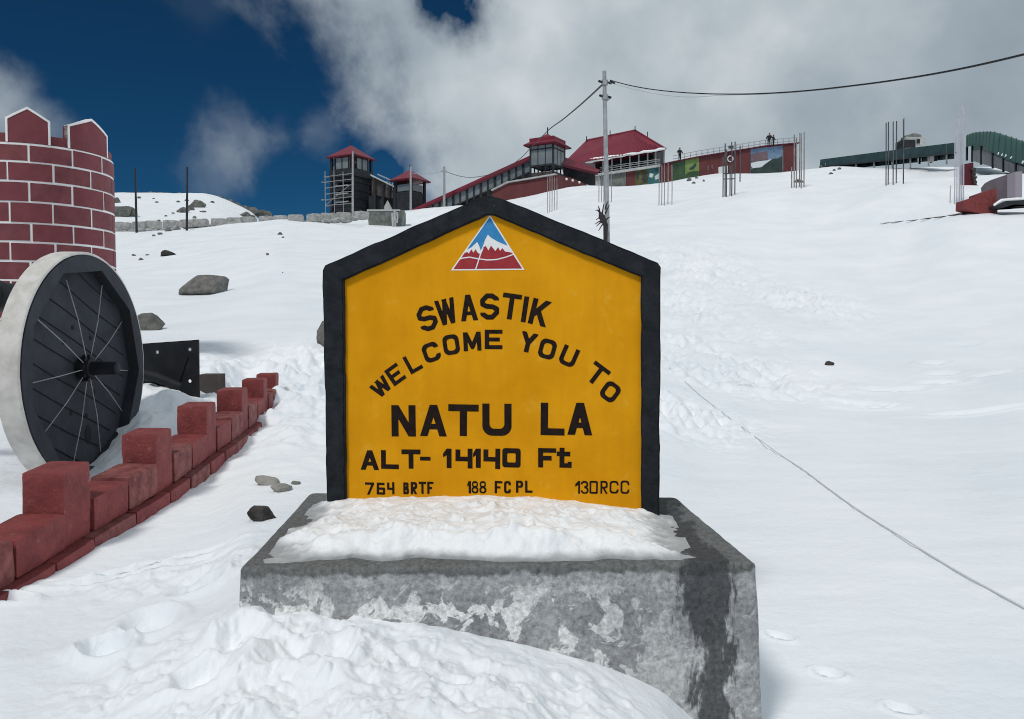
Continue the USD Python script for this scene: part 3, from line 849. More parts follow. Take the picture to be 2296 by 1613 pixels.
    ppm = np.linalg.norm(on_sign(1200, 900, PANEL) - on_sign(1100, 900, PANEL)) / 100     # metres per picture pixel on the panel

    def put(ch, cx, cy, w, h, s, deg=0.0):
        """cx, cy, w, h, s in the enlarged crop of the photograph."""
        k = ppm / 2.601 / 1.115
        X, Y = (800 + cx / 2.601) / 1.115, (480 + cy / 2.601) / 1.115
        q = g(ch, w * k, h * k, s * k)
        q = affinity.translate(q, -w * k / 2, -h * k / 2)
        q = affinity.rotate(q, deg + rng.uniform(-.6, .6), origin=(0, 0))
        c = on_sign(X, Y, PANEL)
        q = affinity.translate(q, *c)
        q = q.buffer(.0012).buffer(-.0012)
        part(panel, 'letter', extrude(q, P0, SU, SW, SN, PANEL - .004, PANEL + .0016), M_LETTER)

    for a in [('S', 697, 822, 122, 165, 30, 19), ('W', 822, 779, 128, 165, 28, 12), ('A', 967, 754, 112, 168, 31, 4), ('S', 1103, 746, 122, 168, 31, 1), ('T', 1242, 746, 122, 165, 31, -8), ('I', 1333, 764, 40, 165, 31, -9), ('K', 1428, 785, 118, 166, 32, -13)]:
        put(*a)
    for a in [('W', 398, 1268, 125, 105, 25, 42), ('E', 490, 1188, 100, 122, 26, 35), ('L', 604, 1112, 92, 124, 25, 29), ('C', 724, 1043, 112, 125, 27, 20), ('O', 853, 994, 108, 130, 27, 9), ('M', 990, 973, 116, 122, 27, 3), ('E', 1129, 960, 115, 124, 28, 0),
              ('Y', 1354, 979, 104, 128, 30, -13), ('O', 1479, 1022, 108, 126, 27, -15), ('U', 1618, 1070, 106, 124, 27, -24), ('T', 1802, 1188, 122, 132, 27, -37), ('O', 1888, 1300, 108, 122, 27, -36)]:
        put(*a)

    def line(items, s, top=None):
        for ch, x0, x1, y0, y1 in items:
            put(ch, (x0 + x1) / 2, (y0 + y1) / 2, x1 - x0, y1 - y0, s)
    line([('N', 462, 625, 1386, 1592), ('A', 650, 826, 1385, 1590), ('T', 832, 1033, 1382, 1588), ('U', 1055, 1246, 1378, 1586), ('L', 1436, 1590, 1374, 1582), ('A', 1612, 1769, 1374, 1580)], 47)
    q = lambda y: 1300.5 + .997 * y
    line([(c, a, b, q(y0), q(y1)) for c, a, b, y0, y1 in [('A', 262, 386, 380, 510), ('L', 395, 515, 380, 504), ('T', 528, 656, 375, 502), ('-', 650, 720, 372, 500), ('1', 800, 856, 370, 497), ('4', 880, 993, 370, 499), ('1', 995, 1046, 370, 496), ('4', 1062, 1172, 370, 502), ('0', 1185, 1305, 368, 493), ('F', 1419, 1535, 368, 493), ('t', 1540, 1636, 366, 494)]], 32)
    line([(c, a, b, q(y0), q(y1)) for c, a, b, y0, y1 in [('7', 292, 353, 590, 672), ('6', 368, 425, 592, 671), ('4', 436, 485, 588, 668), ('B', 541, 579, 590, 668), ('R', 590, 632, 588, 668), ('T', 642, 691, 586, 666), ('F', 697, 739, 586, 666)]], 15)
    line([(c, a, b, q(y0), q(y1)) for c, a, b, y0, y1 in [('1', 958, 982, 582, 662), ('8', 986, 1030, 582, 662), ('8', 1036, 1082, 582, 662), ('F', 1136, 1186, 582, 661), ('C', 1197, 1241, 582, 662), ('P', 1275, 1320, 580, 658), ('L', 1334, 1382, 580, 658)]], 15)
    line([(c, a, b, q(y0), q(y1)) for c, a, b, y0, y1 in [('1', 1660, 1690, 582, 664), ('3', 1696, 1746, 582, 664), ('0', 1753, 1806, 582, 664), ('R', 1824, 1870, 582, 664), ('C', 1884, 1940, 582, 662), ('C', 1955, 2010, 580, 664)]], 11)

    # ---- the triangular mountain emblem
    def ep(pts):
        return Polygon([on_sign((800 + x / 2.601) / 1.115, (480 + y / 2.601) / 1.115, PANEL) for x, y in pts])
    tri = [(1105, 150), (1330, 508), (851, 511)]
    inner_t = ep(tri).buffer(-.0048 * 1.35, join_style='mitre')
    emblem = part(sign, 'emblem', extrude(ep(tri), P0, SU, SW, SN, PANEL - .004, PANEL + .0012), M_EMW, 'triangular emblem of red and white mountains under a blue sky')
    mount = ep([(820, 540), (900, 430), (940, 385), (985, 362), (1022, 328), (1034, 352), (1046, 385), (1060, 355), (1075, 312), (1092, 280), (1112, 300), (1150, 322), (1190, 340), (1222, 352), (1260, 360), (1370, 540)])
    ex = lambda p, d0, d1: extrude(p, P0, SU, SW, SN, PANEL + d0, PANEL + d1)
    part(emblem, 'emblem_sky', ex(inner_t.difference(mount.buffer(.001)), 0, .0019), M_EMB)
    red = ep([(840, 560), (915, 415), (935, 398), (960, 392), (968, 402), (985, 374), (998, 396), (1012, 372), (1022, 392), (1036, 404), (1048, 398), (1062, 362), (1078, 352), (1096, 382), (1112, 350), (1130, 372), (1140, 386), (1158, 360), (1172, 384), (1186, 366), (1206, 390), (1230, 392), (1252, 398), (1380, 560)])
    path = LineString([on_sign((800 + x / 2.601) / 1.115, (480 + y / 2.601) / 1.115, PANEL) for x, y in [(895, 442), (930, 430), (975, 425), (1030, 436), (1090, 443), (1150, 440), (1210, 424), (1275, 400)]]).buffer(.0031, cap_style='flat')
    div = LineString([on_sign((800 + x / 2.601) / 1.115, (480 + y / 2.601) / 1.115, PANEL) for x, y in [(1060, 366), (1044, 405), (1012, 505)]]).buffer(.0031, cap_style='flat')
    reds = inner_t.intersection(red).difference(path).difference(div)
    for gq in getattr(reds, 'geoms', [reds]):
        if gq.area > 1e-5:
            part(emblem, 'emblem_slope', ex(gq, 0, .0019), M_EMR)


build_sign()


def snow_heap():
    """Snow lying on the plinth in front of the sign slab."""
    na, nb = 260, 120
    a, b = np.meshgrid(np.linspace(0, 1, na), np.linspace(0, 1, nb), indexing='ij')
    # back row follows the sign's face, front row the plinth's front edge
    back = P0[None, None, :2] + SU[None, None, :2] * (a[..., None] * 1.80 - .10) + SN[None, None, :2] * -.03
    xf = -.97 + a * 1.70
    yf = 3.010 + .0352 * (xf + 1.035) + .085 * (meshkit.fbm(np.stack([xf * 4, xf * 0, xf * 0], -1), 4, 3) - .5) * 2
    yf = np.maximum(yf, 2.985 + .0352 * (xf + 1.035))
    front = np.stack([xf, yf], -1)
    xy = back * (1 - b[..., None]) + front * b[..., None]
    p = np.stack([xy[..., 0], xy[..., 1], np.zeros_like(a)], -1)
    side = np.minimum(a / .16, (1 - a) / .20)
    fr = (1 - b) / .22
    n1 = meshkit.fbm(p * 5.5, 5, 10) - .5
    n2 = meshkit.fbm(p * 19.0, 3, 11) - .5
    fade = np.clip(np.minimum(side + .12 + n1 * 1.1 + n2 * .3, fr + .42 + n1 * .7 + n2 * .3), -.2, 1)
    ridge = np.interp(a, [0, .06, .16, .34, .5, .62, .8, .93, 1], [.02, .024, .034, .052, .066, .060, .036, .022, .02])
    prof = np.interp(b, [0, .15, .4, .7, .9, 1], [.92, 1.05, 1.2, 1.05, .85, .6])
    lumps = (meshkit.fbm(p * np.array([4.2, 6.0, 1]), 5, 8) - .5) * .075 + (1 - np.abs(meshkit.fbm(p * 8.0, 4, 9) - .5) * 4) * .014
    crumb = np.maximum(meshkit.fbm(p * 24, 3, 19) - .55, 0) * .055
    h = ridge * prof + .014 + (lumps + crumb) * np.interp(b, [0, .10, .3], [.35, .6, 1])
    f_ = np.clip(fade, 0, 1)
    h = np.maximum(h, .008) * (f_ * f_ * (3 - 2 * f_)) ** .8
    h = h * np.sqrt(np.clip((1 - b) / .12, 0, 1)) * np.interp(b, [.6, .85, 1], [1, 1.25, 1.25])
    z = np.where((fade <= 0.02) | (b > .992), .666, .684 + h)
    v = np.stack([xy[..., 0], xy[..., 1], z], -1).reshape(-1, 3)
    i, j = np.meshgrid(np.arange(na - 1), np.arange(nb - 1), indexing='ij')
    q = np.stack([i * nb + j, (i + 1) * nb + j, (i + 1) * nb + j + 1, i * nb + j + 1], -1).reshape(-1, 4)
    q = q[:, ::-1]
    solo('snow_heap', (v, q), M_PLINTHSNOW, 'heap of lumpy snow lying on the plinth at the foot of the yellow sign', 'snow heap', smooth=True)


snow_heap()

# ------------------------------------------------------------------ low red battlement wall
WALL = np.array([[-2.55, 3.0], [-2.43, 3.75], [-2.42, 4.16], [-2.37, 5.0], [-2.44, 6.0], [-2.56, 7.2], [-2.73, 8.35], [-2.86, 9.2], [-2.93, 9.6]])
WS = np.concatenate([[0], np.cumsum(np.linalg.norm(np.diff(WALL, axis=0), axis=1))])
WX, WY = PchipInterpolator(WS, WALL[:, 0]), PchipInterpolator(WS, WALL[:, 1])


def wall_top(y):
    return np.interp(y, [3.0, 3.55, 4.05, 5.0, 6.0, 7.1, 8.2, 9.6], [.575, .605, .65, .735, .795, .835, .865, .885])


def low_wall():
    base = thing('low_battlement_wall', 'low red painted block wall with square merlons beside the cannon wheel', 'wall', (WX(0), WY(0), .2))
    s_of = lambda y: float(np.interp(y, WALL[:, 1], WS))

    def block(s0, s1, z0, z1, off, th, m, name, seed, res=.03, r=.016, amp=.006):
        L = s1 - s0
        v, f = lumpy_box(L, th, z1 - z0, res=res, r=r, amp=amp, seed=seed, scale=8)
        ym = float(WY((s0 + s1) / 2))
        s = s0 + v[:, 0]
        tx, ty = WX(s, 1), WY(s, 1)
        tl = np.hypot(tx, ty)
        nx, ny = ty / tl, -tx / tl           # to the right of the run
        o = off + (v[:, 1] - th / 2)
        slope = (wall_top(WY(s)) - wall_top(ym))
        part(base, name, (np.column_stack([WX(s) + nx * o, WY(s) + ny * o, z0 + v[:, 2] + slope]), f), m, smooth=35)

    merl = [3.12, 4.16, 5.1, 6.1, 7.2, 8.35, 9.22]
    edges = [(s_of(y) - .125, s_of(y) + .125) for y in merl]
    k = 0
    # lower course and footing, straight runs of blocks
    s, q = 0.02, 0
    while s < WS[-1] - .1:
        L = .40 + .05 * math.sin(q * 2.3)
        e = min(s + L, WS[-1])
        zt = float(wall_top(WY((s + e) / 2)))
        block(s + .004, e - .006, zt - .60, zt - .20, .028 + .006 * math.sin(q), .30, M_REDBLK if q % 3 else M_REDBLK2, 'footing_block', 50 + q, amp=.012)
        s, q = e, q + 1
    # upper course between the merlons: two blocks each
    for i, (a, b) in enumerate(edges):
        zt = float(wall_top(WY((a + b) / 2)))
        block(a, b, zt - .205, zt + (.165, .195, .178, .198, .190, .175, .165)[i], .0, .225, M_REDBLK if i % 2 else M_REDBLK, 'merlon', 10 + i, res=.025, amp=.007)
        if i + 1 < len(edges):
            c = edges[i + 1][0]
            mid = (b + c) / 2 + .03 * math.sin(i * 3)
            for j, (s0, s1) in enumerate([(b + .004, mid - .006), (mid + .006, c - .004)]):
                zt = float(wall_top(WY((s0 + s1) / 2)))
                block(s0, s1, zt - .20, zt - .012 * ((i + j) % 2), .004 * math.cos(i + j), .25, M_REDBLK2 if (i + j) % 2 == 0 else M_REDBLK, 'block', 30 + 2 * i + j, amp=.009)


low_wall()

# ------------------------------------------------------------------ round maroon tower with painted white joints
TC, TR = np.array([-6.265, 10.5]), .902
TL = [1.6 + h for h in (2.206, 1.989, 1.756, 1.504, 1.252, 1.022, .79, .555, .32, .085, -.15, -.385, -.62)]


def cyl(a, r, z):
    return np.array([TC[0] + r * math.sin(a), TC[1] - r * math.cos(a), z])


def curved_panel(a0, a1, z0, z1, r0, r1, n=6, top=None):
    """A piece of a round wall between two angles; top(a) overrides the upper height."""
    A = np.linspace(a0, a1, n + 1)
    v = []
    for a in A:
        zt = z1 if top is None else top(a)
        v += [cyl(a, r0, z0), cyl(a, r1, z0), cyl(a, r1, zt), cyl(a, r0, zt)]
    f = []
    for i in range(n):
        b, c = 4 * i, 4 * i + 4
        for k in range(4):
            l = (k + 1) % 4
            f.append([b + k, c + k, c + l, b + l])
    f += [[0, 1, 2, 3], [4 * n + 3, 4 * n + 2, 4 * n + 1, 4 * n]]
    f = np.array(f)
    v = np.array(v)
    tri = np.vstack([f[:, [0, 1, 2]], f[:, [0, 2, 3]]])
    m = trimesh.Trimesh(v, tri, process=False)
    m.fix_normals()
    return m


def round_tower():
    t = thing('round_tower', 'round maroon brick tower with painted white joints and pointed merlons', 'tower', (*TC, .8))
    zb = ground(*TC) - .6
    n = 72
    A = np.linspace(0, 2 * np.pi, n, endpoint=False)
    # white painted core seen in the joints
    core = trimesh.creation.cylinder(TR, 1, sections=n)
    v = np.asarray(core.vertices).copy()
    v[:, 2] = np.where(v[:, 2] > 0, TL[0] + .010, zb)
    part(t, 'wall_core', (v + [TC[0], TC[1], 0], core.faces), M_MORTAR, smooth=30)
    R1 = TR + .006
    j = .0135
    for row in range(len(TL) - 1):
        z1, z0 = TL[row] - j, TL[row + 1] + j
        off = 25.4 if row % 2 == 0 else 11.3
        for k in range(12):
            wob = math.sin(row * 5 + k * 2.1) * .6
            a0, a1 = off + 30 * k + wob, off + 30 * (k + 1) + math.sin(row * 5 + (k + 1) * 2.1) * .6 if k < 11 else off + 360 + math.sin(row * 5) * .6
            g = math.degrees(j / TR) * .95
            rr = np.random.default_rng(row * 20 + k)
            part(t, 'brick', curved_panel(math.radians(a0 + g * rr.uniform(.75, 1.2)), math.radians(a1 - g * rr.uniform(.75, 1.2)), z0 + rr.uniform(-.005, .004), z1 + rr.uniform(-.004, .005), TR - .03, R1 + rr.uniform(-.003, .003)), M_MAROON if rr.random() < .6 else M_MAROON2, smooth=30)
    # parapet ring behind the merlons, then merlons with white outlines
    ztop = TL[0] + .012
    part(t, 'parapet', [curved_panel(math.radians(a), math.radians(a + 30), ztop, ztop + .115, TR - .12, TR - .022, 5) for a in range(0, 360, 30)], M_MAROON, smooth=30)
    for k, a0 in enumerate((10.3, 55.3 - 2.6, 152, 197, 242, 287, 330)):
        a1 = a0 + 30 + (11 if k == 1 else 0)
        sh, ap = .285, .43

        def top(a, a0=a0, a1=a1, sh=sh, ap=ap):
            u = (math.degrees(a) - a0) / (a1 - a0)
            return ztop + sh + (ap - sh) * (1 - abs(2 * min(max(u, 0), 1) - 1))
        m = part(t, 'merlon', curved_panel(math.radians(a0), math.radians(a1), ztop + .001, 0, TR - .13, TR + .004, 12, top), M_MAROON, smooth=30)
        lw = .024
        da = lw / TR
        strip = [curved_panel(math.radians(a0), math.radians(a0) + da, ztop + .002, 0, TR - .09, TR + .010, 1, top), curved_panel(math.radians(a1) - da, math.radians(a1), ztop + .002, 0, TR - .09, TR + .010, 1, top)]
        AA = np.linspace(math.radians(a0), math.radians(a1), 13)
        for b0, b1 in zip(AA, AA[1:]):
            q = [cyl(b, rr_, top(b) + dz) for b in (b0, b1) for rr_ in (TR - .09, TR + .011) for dz in (-lw, .006)]
            strip.append(hexa([q[0], q[2], q[6], q[4]], [q[1], q[3], q[7], q[5]]))
        part(m, 'white_outline', strip, M_MORTAR)


round_tower()

# ------------------------------------------------------------------ the mock field gun
GX, GY, GZ, GR = -3.21, 6.0, 1.278, .88


def field_gun():
    t = thing('field_gun', 'mock field gun with one big spoked wheel half sunk in snow', 'cannon', (GX - .5, GY, .45))

    def wp(rad, ang, dx=0.0):
        """On the wheel's face: angle from straight up, growing towards the far side."""
        return np.array([GX + dx, GY + rad * math.sin(ang), GZ + rad * math.cos(ang)])
    n = 96
    A = np.linspace(0, 2 * np.pi, n, endpoint=False)

    def ringmesh(profile, nn=96):
        """Closed profile of (radius, x) turned round the axle."""
        AA = np.linspace(0, 2 * np.pi, nn, endpoint=False)
        m = len(profile)
        v = np.array([wp(r, a, dx) for a in AA for r, dx in profile])
        f = []
        for i in range(nn):
            k = (i + 1) % nn
            for j in range(m):
                l = (j + 1) % m
                f.append([i * m + j, i * m + l, k * m + l, k * m + j])
        f = np.array(f)
        q = trimesh.Trimesh(v, np.vstack([f[:, [0, 1, 2]], f[:, [0, 2, 3]]]), process=False)
        q.fix_normals()
        return q
    rim = ringmesh([(GR - .03, -.155), (GR - .004, -.16), (GR, -.15), (GR, -.012), (GR - .006, -.004), (GR - .02, -.003), (GR - .03, -.02)])
    v = np.asarray(rim.vertices).copy()
    v += ((meshkit.fbm(v * 7, 4, 3) - .5) * .012)[:, None] * np.array([0, .7, .7])
    wheel = part(t, 'wheel', ringmesh([(GR - .025, -.15), (GR - .025, -.006), (GR - .03, 0), (.80, 0.0), (.80, -.15)]), M_WHEEL, 'charcoal wheel face with a sunk ten-sided centre', smooth=30)
    part(wheel, 'tyre', (v, rim.faces), M_TYRE, smooth=40)
    # raised face around a sunk many-sided panel
    K = 9
    poly = [(.775, 2 * math.pi * (i + .35) / K) for i in range(K)]
    corners = [(r * math.sin(a), r * math.cos(a)) for r, a in poly]
    face = Point(0, 0).buffer(.852, 48).difference(Polygon(corners))
    part(wheel, 'raised_face', extrude(face, (GX, GY, GZ), np.array([0, 1.0, 0]), np.array([0, 0, 1.0]), np.array([1.0, 0, 0]), -.12, .003), M_WHEEL)
    part(wheel, 'sunk_panel', extrude(Point(0, 0).buffer(.80, 32), (GX, GY, GZ), np.array([0, 1.0, 0]), np.array([0, 0, 1.0]), np.array([1.0, 0, 0]), -.14, -.085), M_WHEEL)
    # plank seams and knots on the sunk panel
    d = unit([1, -.42])
    nrm = np.array([-d[1], d[0]])
    P = Polygon(corners).buffer(-.02)
    for i, c in enumerate(np.arange(-.66, .70, .165)):
        L = LineString([nrm * c - d * 1.0, nrm * c + d * 1.0]).intersection(P)
        if L.is_empty:
            continue
        a, b = np.array(L.coords[0]), np.array(L.coords[-1])
        w = lambda q, dx=-.084: np.array([GX + dx, GY + q[0], GZ + q[1]])
        pts = [w(a + (b - a) * u + nrm * .006 * math.sin(7 * u + i)) for u in np.linspace(.04, .96, 9)]
        part(wheel, 'seam', tube(pts, .0052, 5), M_GROOVE)
    for q in [(-.08, .31), (-.20, .20), (.17, .23), (.20, -.2), (-.13, -.33), (.08, -.37), (.25, .05), (.10, -.52)]:
        big = .05 if q == (.10, -.52) else .024
        m = trimesh.creation.icosphere(2)
        v = np.asarray(m.vertices) * [.006, big, big * (1.5 if big > .04 else .7)]
        part(wheel, 'knot', (v + [GX - .084, GY + q[0], GZ + q[1]], m.faces), M_GROOVE, smooth=True)
    # thin spokes from the hub to the rim
    for px, py in ((150, 628), (230, 640), (283, 712), (85, 716), (70, 860), (298, 832), (103, 968), (163, 1068), (232, 1035), (297, 945)):
        d_ = ray(px, py)
        q = EYE + d_ * ((GX - .07) / d_[0])
        r_, a = math.hypot(q[1] - GY, q[2] - GZ), math.atan2(q[1] - GY, q[2] - GZ)
        r_ = min(r_, .735)
        part(wheel, 'spoke', tube([wp(.07, a, -.02), wp(r_ * .55, a, -.035), wp(r_, a, -.075)], .0036, 6), M_SPOKE)
    for deg in range(0, 360, 45):
        a = math.radians(deg + 10)
        part(wheel, 'hub_bolt', tube([wp(.085, a, -.065), wp(.085, a, -.005)], .018, 8), M_BLACK)
    hub = part(wheel, 'hub', tube([wp(0, 0, -.07), wp(0, 0, .01), wp(0, 0, .015), wp(0, 0, .20), wp(0, 0, .21)], [.085, .075, .052, .048, .035], 20), M_BLACK, smooth=40)
    part(t, 'axle', tube([(GX - 1.4, GY, GZ), (GX - .1, GY, GZ)], .05, 12), M_BLACK, smooth=40)
    # barrel pointing towards the photographer's left
    by, bx, bz = 6.0, -4.0, 1.83
    part(t, 'barrel', tube([(bx, by, bz), (bx, by + .02, bz), (bx, by + .12, bz), (bx, by + .16, bz), (bx, by + .6, bz - .01), (bx, by + 1.1, bz - .03), (bx, by + 1.15, bz - .03)], [.10, .13, .13, .11, .118, .13, .06], 24), M_BLACK, smooth=40)
    # shield plate behind the wheel with bolt holes
    D = 7.45
    c = [at(318, 771, D), at(445, 762, D), at(447, 905, D), at(310, 905, D)]
    o, ex, ey = c[0], np.array([1.0, 0, 0]), np.array([0, 0, 1.0])
    pl = Polygon([((q - o)[0], (q - o)[2]) for q in c])
    for hx, hy in [(352, 790), (425, 784), (425, 855), (340, 868)]:
        q = at(hx, hy, D) - o
        pl = pl.difference(Point(q[0], q[2]).buffer(.017))
    shield = part(t, 'shield_plate', extrude(pl, o, ex, ey, np.array([0, -1.0, 0]), -.02, 0.0), M_BLACK, 'black steel plate with round bolt holes')
    g0 = [at(340, 858, D), at(422, 800, D), at(405, 850, D), at(392, 888, D)]
    part(t, 'gusset', plate([q + np.array([0, -.012, 0]) for q in g0[::-1]], .05, np.array([0, -1.0, 0])), M_GROOVE)
    part(t, 'trail_tube', tube([at(318, 838, D - .12), at(350, 846, D - .12), at(405, 868, D - .12)], [.055, .05, .04], 12), M_BLACK, smooth=40)
    b = at(470, 858, 7.9)
    part(t, 'trail_spade', obox(b + np.array([-.01, .1, -.05]), (.095, 0, 0), (0, .1, 0), (0, 0, .13)), M_BROWN, 'brown grey wooden end block')


field_gun()


# ------------------------------------------------------------------ rocks
WORDS = 'first second third fourth fifth sixth seventh eighth ninth tenth eleventh twelfth thirteenth fourteenth fifteenth sixteenth seventeenth eighteenth nineteenth twentieth twenty-first twenty-second twenty-third twenty-fourth'.split()


def ranks(items):
    """For each item its place from the left, in words."""
    order = sorted(range(len(items)), key=lambda i: items[i][0])
    out = [None] * len(items)
    for k, i in enumerate(order):
        out[i] = WORDS[k] + ' from the left'
    return out


def put_rock(px, py, D, wpx, hpx, m, label=None, group=None, seed=0, name='rock', depth=.8, tilt=0.0, sink=.45, cat='rock', sub=3, cuts=12):
    """A rock whose visible outline is about wpx x hpx picture pixels, its centre seen at px, py."""
    k = D / F
    w, h = wpx * k / 2, hpx * k / 2
    c = at(px, py, D)
    v, f = rock((w, max(w * depth, h), h * (1 + sink)), seed, sub, cuts)
    if tilt:
        v = np.stack([v[:, 0] * math.cos(tilt) - v[:, 2] * math.sin(tilt), v[:, 1], v[:, 0] * math.sin(tilt) + v[:, 2] * math.cos(tilt)], 1)
    c = c - np.array([0, 0, h * sink])
    return solo(name, (v + c, f), m, label, cat, group, smooth=28)


def rock_on(px, py, wpx, hpx, m, label=None, group=None, seed=0, **k):
    """A rock standing on the snow, its foot seen at px, py + hpx/2."""
    D = hit(px, py + hpx * .45, height, 1.5, 260)[1]
    return put_rock(px, py, D, wpx, hpx, m, label, group, seed, **k)


rock_on(455, 634, 140, 56, M_ROCK, 'broad flat topped grey brown boulder lying alone on the snow slope', seed=11, name='boulder', cat='boulder', tilt=.12, sub=4, depth=.6)
rock_on(335, 722, 84, 40, M_ROCK, 'grey humped boulder showing just behind the cannon wheel', seed=17, name='boulder', cat='boulder', sub=4)
rock_on(728, 748, 38, 56, M_ROCK, 'upright grey boulder half hidden by the left edge of the sign', seed=23, name='boulder', cat='boulder', sub=4)
rock_on(376, 567, 44, 14, M_ROCKD, 'dark flat stone above the broad boulder on the left slope', seed=31)
rock_on(600, 1076, 58, 22, M_ROCKL, 'pale flat stone slab, upper of the two beside the plinth', seed=37, name='stone_slab', tilt=-.3)
rock_on(633, 1093, 60, 17, M_ROCKL, 'pale split stone slab, lower of the two beside the plinth', seed=41, name='stone_slab', tilt=-.2)
rock_on(663, 1081, 22, 11, M_ROCK, 'tiny dark pebble beside the pale stone slabs', seed=42)
rock_on(590, 1147, 74, 38, M_ROCKD, 'dark brown rough rock poking from a melt hollow left of the plinth', seed=47, sub=4)
v_ = put_rock(1858, 812, hit(1858, 817)[1], 25, 12, M_ROCKD, 'small dark pointed rock alone on the open snow right of the sign', seed=58, depth=.5, cuts=9)
STONES1 = [(300, 572, 16, 6), (316, 581, 14, 8), (330, 571, 12, 6), (600, 570, 12, 8), (628, 523, 18, 12), (634, 532, 9, 6), (378, 516, 26, 8), (360, 524, 20, 7), (345, 528, 14, 6), (634, 611, 5, 4)]
for i, (px, py, w, h) in enumerate(STONES1):
    rock_on(px, py, w * .85, h * .72, M_ROCK, 'small grey stone poking through the left snow slope, ' + ranks(STONES1)[i], 'small stones on the left slope', seed=60 + i, sub=2)
STONES2 = [(1545, 402, 14, 9), (1562, 398, 9, 6), (1556, 410, 10, 5), (1578, 405, 8, 5), (1870, 381, 9, 5), (1882, 378, 12, 5), (1862, 389, 12, 5), (1641, 401, 8, 4)]
for i, (px, py, w, h) in enumerate(STONES2):
    rock_on(px, py, w, h, M_ROCK, 'small grey stone in the snow below the mural wall, ' + ranks(STONES2)[i], 'small stones below the ridge', seed=80 + i, sub=2)
STONES3 = [(2206, 473.5, 30, 3), (2178, 477, 40, 3.6), (2150, 481, 44, 3.0), (2120, 485, 46, 2.2), (2088, 489, 46, 1.8), (2056, 493, 46, 1.5), (2024, 496, 46, 1.3), (1996, 499, 40, 1.1)]
for i, (px, py, w, h) in enumerate(STONES3):
    rock_on(px, py, w * 1.35, h, M_ROCKD, 'thin dark stone in the crack running to the red buttress, ' + ranks(STONES3)[i], 'stones along the crack in the snow', seed=90 + i, sub=2, tilt=.11, depth=.10)
rock_on(1790, 405, 26, 10, M_ROCK, 'grey wedge shaped stone among the rods below the mural wall end', seed=99, tilt=-.3)

hr = np.random.default_rng(77)
HILL = [(272, 470, 44, 36), (262, 448, 20, 16), (292, 475, 30, 22), (410, 470, 36, 16), (445, 458, 38, 16), (428, 466, 24, 12), (440, 450, 22, 8), (548, 481, 28, 13), (565, 484, 16, 8), (352, 453, 8, 4), (312, 443, 10, 5), (345, 445, 8, 3), (400, 452, 10, 4), (418, 449, 14, 4), (388, 478, 10, 4), (372, 484, 8, 4), (436, 487, 14, 6), (455, 474, 16, 5), (265, 507, 14, 8), (475, 453, 12, 4), (356, 494, 10, 5)]
for i, (px, py, w, h) in enumerate(HILL):
    rock_on(px, py, w, h, M_HILLROCK, ('large ' if w > 25 else '') + 'grey rock on the snowy hill behind the parapet, ' + ranks(HILL)[i], 'rocks on the far left hill', seed=120 + i, sub=3 if w > 20 else 2)
CREST = [(x, hr.uniform(16, 30), hr.uniform(9, 16)) for x in np.concatenate([np.linspace(290, 470, 9), np.linspace(490, 600, 14)])]
for i, (u, w, h) in enumerate(CREST):
    py = np.interp(u, [260, 330, 460, 490, 520, 560, 600], [437, 435, 440, 447, 458, 473, 482])
    put_rock(u, py - 3.5, 176 + hr.uniform(-2, 2), w if u > 480 else w * .7, h if u > 480 else h * .4, M_HILLROCK, 'grey green rock on the far hill crest, ' + ranks(CREST)[i], 'rocks along the far hill crest', seed=160 + i, sub=3)


# ------------------------------------------------------------------ stone parapet across the left slope
def parapet():
    xs = np.linspace(272, 806, 16)
    t = thing('stone_parapet', 'long low parapet of spaced grey stone blocks crossing the left slope', 'parapet', at(540, 505, 80))
    for i, px in enumerate(xs):
        D = 80 + 2.0 * math.sin(i)
        yb = np.interp(px, [260, 460, 640, 810], [514, 506, 498, 489])
        hw, hh = 16.5 * D / F, 9.0 * D / F
        c = at(px + 3 * math.sin(i * 2.2), yb - 7, D)
        v, f = lumpy_box(2 * hw, .9, 2 * hh, res=.22, r=.16, amp=.10, seed=i, scale=2.0)
        part(t, 'stone_block', (v + c - [hw, 0, hh], f), M_STONE, smooth=35)
    r = np.random.default_rng(4)
    low = []
    for i in range(70):
        px = r.uniform(262, 800)
        yb = np.interp(px, [260, 460, 640, 810], [521, 510, 503, 491]) + r.uniform(-3, 2)
        v, f = rock((r.uniform(.3, .75), .5, r.uniform(.18, .34)), 300 + i, 1)
        low.append((v + at(px, yb, 79.3), f))
    part(t, 'rubble', low, M_STONE, kind='stuff', smooth=30)


parapet()


# ------------------------------------------------------------------ poles and cables
def slim_pole(px, yt, yb, D, r, m, label, px2=None, extra=None, name='pole', group=None):
    top, foot = at(px, yt, D), at(px2 or px, yb, D)
    foot = foot - np.array([0, 0, .6])
    t = thing(name, label, 'pole', foot, group)
    part(t, 'shaft', tube([foot, foot + (top - foot) * .5, top], [r * 1.15, r, r * .8], 10), m, smooth=40)
    return t, top, foot


slim_pole(303, 378, 520, 76, .10, M_DARKST, 'thin dark post on the left slope, nearer the maroon tower', px2=306.5)
slim_pole(420, 375, 517, 76, .10, M_DARKST, 'thin dark post on the left slope, farther from the maroon tower', px2=418.5)
tp, ptop, pfoot = slim_pole(1355, 160, 640, 26, .078, M_STEEL, 'tall galvanised utility pole behind the right shoulder of the sign', px2=1365, name='utility_pole')


